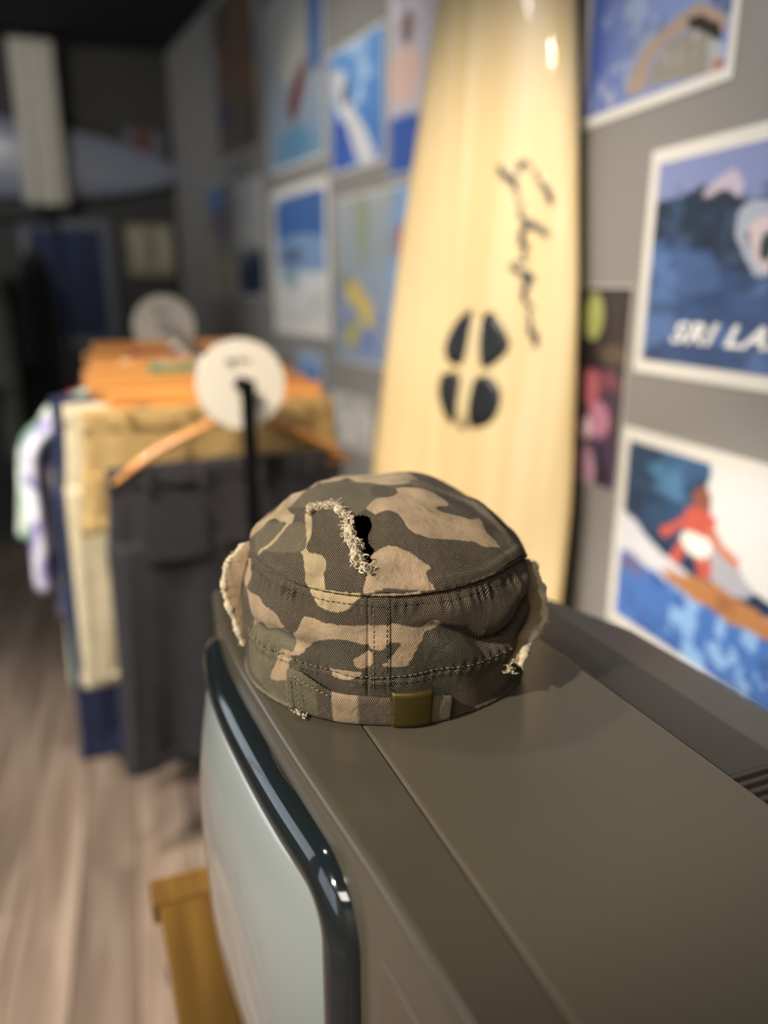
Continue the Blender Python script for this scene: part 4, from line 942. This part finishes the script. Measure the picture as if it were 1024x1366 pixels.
def loft(rings, nseg=72, folds=(.006, 7, 0.0), nz=40, seed=0):
    """closed cloth body; rings = (x centre, y centre, half width, half depth, z) top to bottom"""
    Q = spline(rings, nz); a = np.linspace(0, 2 * np.pi, nseg, endpoint=False); V = []
    for k, (cx, cy, hw_, hd, z_) in enumerate(Q):
        t = k / (nz - 1); amp = folds[0] * (.35 + t)
        f = amp * np.sin(folds[1] * a + folds[2] + .6 * np.sin(2.1 * t + seed)) + .5 * amp * np.sin(folds[1] * 2.3 * a + seed + 2 * t)
        sx = np.sign(np.cos(a)) * np.abs(np.cos(a)) ** .75; sy = np.sign(np.sin(a)) * np.abs(np.sin(a)) ** .75
        V.append(np.stack([cx + sx * hw_ + .25 * f * np.cos(a), cy + sy * hd + f * np.sin(a), np.full(nseg, z_) + .004 * np.sin(a * 3 + seed) * t], -1))
    V = np.concatenate(V); F = [(i * nseg + j, i * nseg + (j + 1) % nseg, (i + 1) * nseg + (j + 1) % nseg, (i + 1) * nseg + j) for i in range(nz - 1) for j in range(nseg)]
    F += [tuple(range(nseg))[::-1], tuple((nz - 1) * nseg + j for j in range(nseg))]
    return V, F
def shorts(name, label, s, m, top, length, hw_=.20, hd=.022, x_=0, cat='shorts', waistband=None, spread=.02, crotch=.42, group='garments on the clothes rack', seed=0, flare=1.0):
    o = empty(name, rack_pt(x_, s, rail_z(s)), rrz, label, cat, group)
    zc = top - length * crotch
    V, F = loft([(0, 0, hw_, hd, top), (0, 0, hw_ * 1.02, hd * 1.1, (top + zc) / 2), (0, 0, hw_ * 1.06, hd * 1.2, zc - .01)], folds=(.004, 6, seed), nz=20, seed=seed); mesh('seat', V, F, m, o)
    for sg in (-1, 1):
        c0 = sg * hw_ * .53; w0 = hw_ * .53
        V, F = loft([(c0, 0, w0, hd * 1.15, zc + .02), (c0 * 1.03, 0, w0 * 1.0 * flare, hd * 1.2, (zc + top - length) / 2), (c0 * 1.06 + sg * spread, 0, w0 * .98 * flare, hd * 1.25, top - length)], folds=(.006, 5, sg + seed), nz=28, seed=seed + sg)
        lg = mesh('trouser_leg', V, F, m, o)
        V, F = loft([(c0 * 1.06 + sg * spread, 0, w0 * .99 * flare + .001, hd * 1.25 + .0015, top - length + .028), (c0 * 1.06 + sg * spread, 0, w0 * .985 * flare + .001, hd * 1.25 + .0015, top - length - .001)], folds=(.006, 5, sg + seed), nz=4, seed=seed + sg); mesh('hem', V, F, m, lg)
    V, F = loft([(0, 0, hw_ + .002, hd + .0025, top + .002), (0, 0, hw_ + .003, hd + .003, top - .038)], folds=(.003, 6, seed), nz=5, seed=seed); wb = mesh('waistband', V, F, waistband or m, o)
    for q in (-.7, -.25, .25, .7):
        box('belt_loop', q * hw_ - .006, q * hw_ + .006, -hd - .008, -hd - .002, top - .044, top + .003, m, wb, .001, 1)
    for sg in (-1, 1):
        V = [(sg * hw_ * .52 + a * .06, -hd * 1.2 - .006 - .002 * (abs(a) < .9), zc + .04 + b * .055) for a in (-1, -.8, 0, .8, 1) for b in (-1, -.8, .8, 1)]
        mesh('pocket', V, grid_faces(5, 4), m, o)
    return o
def shirt(name, label, s, m, top, length, hw_=.24, hd=.022, x_=0, sleeve=.22, so=1.0, cat='shirt', group='garments on the clothes rack', seed=0, sl_mat=None):
    o = empty(name, rack_pt(x_, s, rail_z(s)), rrz, label, cat, group)
    V, F = loft([(0, 0, .055, .015, top + .015), (0, 0, hw_ * .62, hd * .8, top - .035), (0, 0, hw_, hd, top - .10), (0, 0, hw_ * .95, hd * 1.1, top - length * .5), (0, 0, hw_ * 1.0, hd * 1.3, top - length)], folds=(.007, 6, seed), nz=44, seed=seed); mesh('body', V, F, m, o)
    V, F = tube_vf([(.052 * math.cos(a), .020 * math.sin(a), top + .016 + .004 * math.cos(2 * a)) for a in np.linspace(0, 6.0, 24)], .009, 8); mesh('collar', V, F, m, o)
    for sg in (-1, 1):
        q = spline([(sg * hw_ * .80, 0, top - .085), (sg * (hw_ + .02 * so), 0, top - .14), (sg * (hw_ + .038 * so), 0, top - .14 - sleeve * .6), (sg * (hw_ + .048 * so), 0, top - .14 - sleeve)], 20)
        V, F = tube_vf(q, np.interp(np.linspace(0, 1, 20), [0, .3, 1], [.035, .050, .058]), 20, True, 0, .40); mesh('sleeve', V, F, sl_mat or m, o)
    return o
def pattern_mat(name, base, cols, scale):
    m, nt, b = new_mat(name); N = nt.nodes; L = nt.links
    tc = N.new('ShaderNodeTexCoord'); v = N.new('ShaderNodeTexVoronoi'); v.inputs['Scale'].default_value = scale; L.new(tc.outputs['Object'], v.inputs['Vector'])
    n = N.new('ShaderNodeTexNoise'); n.inputs['Scale'].default_value = scale * .55; L.new(tc.outputs['Object'], n.inputs['Vector'])
    cr = N.new('ShaderNodeValToRGB'); cr.color_ramp.interpolation = 'EASE'; E_ = cr.color_ramp.elements
    E_[0].position = .36; E_[0].color = hexc(cols[0]); E_[1].position = .66; E_[1].color = hexc(cols[-1])
    e = E_.new(.48); e.color = hexc(base)
    if len(cols) > 2: e = E_.new(.58); e.color = hexc(cols[1])
    L.new(n.outputs['Fac'], cr.inputs[0]); L.new(cr.outputs[0], b.inputs['Base Color']); b.inputs['Roughness'].default_value = .9
    return m
KHAKI = cloth_mat('khaki_twill', '937b50'); CHAR = cloth_mat('charcoal_cotton', '262529', .2); NAVY = cloth_mat('navy_cotton', '1d2540'); CREAM = cloth_mat('cream_linen', 'b5a98e')
OLIVE = cloth_mat('brown_olive_cotton', '5f4c2c'); GREEN = cloth_mat('green_cotton', '3f6b4c'); MAROON = cloth_mat('maroon_cotton', '6a2a3a'); WHITE = cloth_mat('white_cotton', 'c8c8c4')
FLORAL = pattern_mat('purple_floral_print', 'c9c6cf', ['5f5490', '7d76a8', 'dcdce0'], 9); FOLIAGE = pattern_mat('green_leaf_print', 'c2c8bc', ['5a8a62', '9fb49c', 'e0e2da'], 10)
arm_hanger(.030, 'front wooden shoulder hanger with sloping arms, nearest on the rack')
shorts('charcoal_trousers', 'charcoal trousers hung over the front wooden hanger', .047, CHAR, -.150, .60, .218, .018, -.012, 'trousers', crotch=.26, spread=.006, seed=1)
bar_hanger(.105, .200, 'straight wooden hanger holding the khaki shorts', -.01)
shorts('khaki_shorts', 'khaki shorts behind the front wooden hanger', .110, KHAKI, -.060, .22, .236, .024, -.020, crotch=.60, spread=.004, seed=2)
bar_hanger(.180, .205, 'straight wooden hanger just behind the khaki shorts', -.02)
shorts('cream_trousers', 'long cream trousers right behind the khaki shorts', .185, CREAM, -.066, .57, .252, .016, -.03, 'trousers', crotch=.30, spread=.004, seed=3)
bar_hanger(.250, .205, 'straight wooden hanger holding the navy trousers', -.03)
shorts('navy_trousers', 'navy trousers hanging lowest at the left of the rack', .255, NAVY, -.066, .78, .262, .016, -.04, 'trousers', crotch=.26, spread=.003, seed=4)
shirt('green_shirt', 'green shirt peeking out between the floral and navy garments', .318, GREEN, -.045, .18, .205, .014, -.050, .03, .5, seed=9)
bar_hanger(.318, .19, 'straight wooden hanger of the green shirt', -.045)
bar_hanger(.385, .185, 'straight wooden hanger under the floral shirt', -.03)
shirt('floral_shirt', 'white and purple floral shirt at the left end of the hangers', .385, FLORAL, -.055, .52, .305, .018, -.030, .30, .35, seed=5)
bar_hanger(.455, .185, 'straight wooden hanger just in front of the leaf print shirt', -.02)
shirt('leaf_print_shirt', 'pale leaf print shirt hanging below the floral one', .455, FOLIAGE, -.06, .74, .235, .018, -.090, .20, seed=6)
bar_hanger(.525, .185, 'straight wooden hanger of the maroon shirt', -.03)
shirt('maroon_shirt', 'maroon shirt edge behind the floral shirt', .525, MAROON, -.05, .46, .235, .018, -.06, .08, seed=7)
bar_hanger(.585, .185, 'second wooden hanger from the far rail end', 0)
shorts('brown_shorts', 'brown olive shorts at the right of the rack, behind the khaki ones', .595, OLIVE, -.065, .40, .235, .018, .045, crotch=.5, seed=8)
bar_hanger(.670, .185, 'wooden hanger nearest the far rail end', 0)
shirt('grey_white_shirt', 'whitish shirt at the far end of the rack', .670, WHITE, -.06, .50, .22, .018, .06, .20, seed=10)

# ------------------------------------------------------------------ far end of the shop
FR = 3.55
rail2 = empty('back_clothes_rail', (-1.05, FR, 0), 0, 'dark clothes rail near the back wall at the left', 'rack')
tube('rail', [(-.75, 0, HC + .26), (0, 0, HC + .26), (.80, 0, HC + .26)], .012, M_BLACK, rail2)
for x_ in (-.75, .80):
    tube('post', [(x_, 0, 0), (x_, 0, .8), (x_, 0, HC + .27)], .012, M_BLACK, rail2); box('foot', x_ - .016, x_ + .016, -.22, .22, 0, .02, M_BLACK, rail2, .003, 1)
def side_garment(name, label, x_, m, length, wid=.030, top=.20):
    o = empty(name, (x_, FR, HC + top), R(90), label, 'garment', 'garments on the back rail')
    V, F = loft([(0, 0, .05, .012, .02), (0, 0, .19, wid * .8, -.04), (0, 0, .23, wid, -.12), (0, 0, .22, wid * 1.1, -length * .6), (0, 0, .23, wid * 1.2, -length)], folds=(.006, 7, x_ * 9), seed=x_ * 5); mesh('body', V, F, m, o)
    for sg in (-1, 1):
        q = spline([(sg * .19, 0, -.06), (sg * .25, 0, -.14), (sg * .29, 0, -.30), (sg * .30, 0, -.42)], 14)
        V, F = tube_vf(q, np.interp(np.linspace(0, 1, 14), [0, .3, 1], [.03, .05, .055]), 12, True, 0, .5); mesh('sleeve', V, F, m, o)
    V, F = tube_vf([(0, 0, .02), (0, 0, .06)], .002, 6); tube('hook', [(0, 0, .02), (0, 0, .05)], .002, M_CHROME, o, 6)
    return o
BLK = cloth_mat('black_cotton', '121214', .2); GREY = cloth_mat('grey_green_cotton', '5a5e56'); YEL = cloth_mat('yellow_cotton', 'b89c18'); DBLUE = cloth_mat('dark_blue_cotton', '131c34'); DRED = cloth_mat('dark_red_cotton', '4a2220')
side_garment('grey_jacket', 'grey-green garment on the back rail, second from its right end', -.475, GREY, .72, .044, .06)
side_garment('black_jacket', 'black garment at the right end of the back rail', -.350, BLK, .86, .050, .14)
side_garment('yellow_shirt', 'yellow garment at the left edge of the picture', -.655, YEL, .75, .040, .0)
side_garment('dark_red_shirt', 'dark red garment behind the yellow one at the left edge', -.568, DRED, .60, .022, .16)
side_garment('dark_blue_shirt', 'dark blue garment left of the yellow one', -.77, DBLUE, .80, .04, .16)

def paint_navy(p): uvp(p); p.grad('0c1a38', '14284e', p.z).noise('0a1020', 4, .55, .6, 0, 1, sd=4)
M_MATTPRINT = print_mat('matt_picture_print', .7, 0)
def framed(name, label, s0, s1, z0, z1, fn, fcol, fw_):
    root = empty(name, frb((s0 + s1) / 2, z0, 0), 0, label, 'picture'); o = np.array(root.location); fm = mat(name + '_frame', fcol, .5)
    for a, b, c_, d in ((s0, s1, z0, z0 + fw_), (s0, s1, z1 - fw_, z1), (s0, s0 + fw_, z0 + fw_, z1 - fw_), (s1 - fw_, s1, z0 + fw_, z1 - fw_)):
        box('frame_bar', a - o[0], b - o[0], -.022, -.0005, c_ + HC - o[2], d + HC - o[2], fm, root, .002, 1)
    S, Z = np.meshgrid(np.linspace(s0 + fw_ * .9, s1 - fw_ * .9, 50), np.linspace(z0 + fw_ * .9, z1 - fw_ * .9, 60), indexing='ij'); p = Paint(S.copy(), Z.copy()); p.s = -p.s; fn(p)
    mesh('print', np.array([frb(s, z, .008) for s, z in zip(S.ravel(), Z.ravel())]) - o, grid_faces(50, 60), M_MATTPRINT, root, smooth=False, col=np.clip(p.c, 0, 1).reshape(-1, 3))
    return root
framed('navy_picture', 'dark navy picture in a grey frame on the back wall', -.50, -.055, -.30, .345, paint_navy, '5a5c62', .05)
def paint_cream(p): uvp(p); p.fill('8f8a72').noise('a8a288', 4, .5, .8, 0, 1, sd=3).poly([(.40, .1), (.6, .1), (.62, .9), (.42, .85)], '75604c', .6)
framed('cream_picture', 'square cream picture on the back wall', .005, .262, .065, .335, paint_cream, '6f6b5a', .016)
def paint_small(p): uvp(p); p.fill('55545a').noise('72717a', 5, .5, .8, 0, 1, sd=7).poly([(.3, .55), (.6, .5), (.66, .95), (.35, 1)], '6a2a2a', .9)
framed('grey_picture', 'small dim grey and red picture above the cream one', .02, .26, .52, .80, paint_small, '3a3a3c', .012)
# two surfboards hung on the back wall
def hung_board(name, label, length, hw_, loc, ry, m):
    o = bpy.data.objects.new(name, None); C.objects.link(o); o.location = loc; o.rotation_euler = (0, ry, 0); tag(o, label, 'surfboard')
    t = np.linspace(0, 1, 60); h_ = hw_ * (np.sin(np.pi * np.clip(t, .002, .998)) ** .55); a = np.linspace(0, 2 * np.pi, 28, endpoint=False); V = []
    for q, w_ in zip(t, h_):
        V.append(np.stack([np.full(28, (q - .5) * length), .030 * (w_ / hw_) ** .5 * np.sin(a), w_ * np.cos(a)], -1))
    F = [tuple(int(x_) for x_ in f) for f in grid_faces(60, 28)] + [(i * 28 + 27, (i + 1) * 28 + 27, (i + 1) * 28, i * 28) for i in range(59)] + [tuple(range(28)), tuple(59 * 28 + j for j in range(28))[::-1]]
    d = mesh('deck', np.concatenate(V), F, m, o)
    tube('stringer', [((q - .5) * length, -.0312 * (w_ / hw_) ** .5, 0) for q, w_ in zip(t[2:-2], h_[2:-2])], .003, mat(name + '_stringer', '8a8a86', .5), o, 6)
    for q in (.28, .72):
        box('wall_bracket', (q - .5) * length - .015, (q - .5) * length + .015, .020, .048, -hw_ * 1.02, hw_ * 1.02, M_BLACK, o, .003, 1)
    return o
hung_board('grey_surfboard', 'pale blue-grey surfboard hung level on the back wall', 2.1, .19, (-.72, YB - .052, HC + .63), R(3), mat('blue_grey_gelcoat', '7d828e', .3, coat=.4))
ban = empty('white_banner', (-.335, YB - .16, HC + .40), 0, 'long white cloth banner hanging high at the left of the back wall', 'banner')
V, F = loft([(0, 0, .098, .010, .72), (0, 0, .098, .012, .36), (0, 0, .102, .014, 0)], folds=(.006, 9, 1.0), nz=30, seed=3); mesh('cloth', V, F, cloth_mat('white_banner_cloth', 'b8b2a4', .05), ban)
tube('hanging_rod', [(-.13, 0, .728), (0, 0, .728), (.13, 0, .728)], .007, M_BLACK, ban, 8)
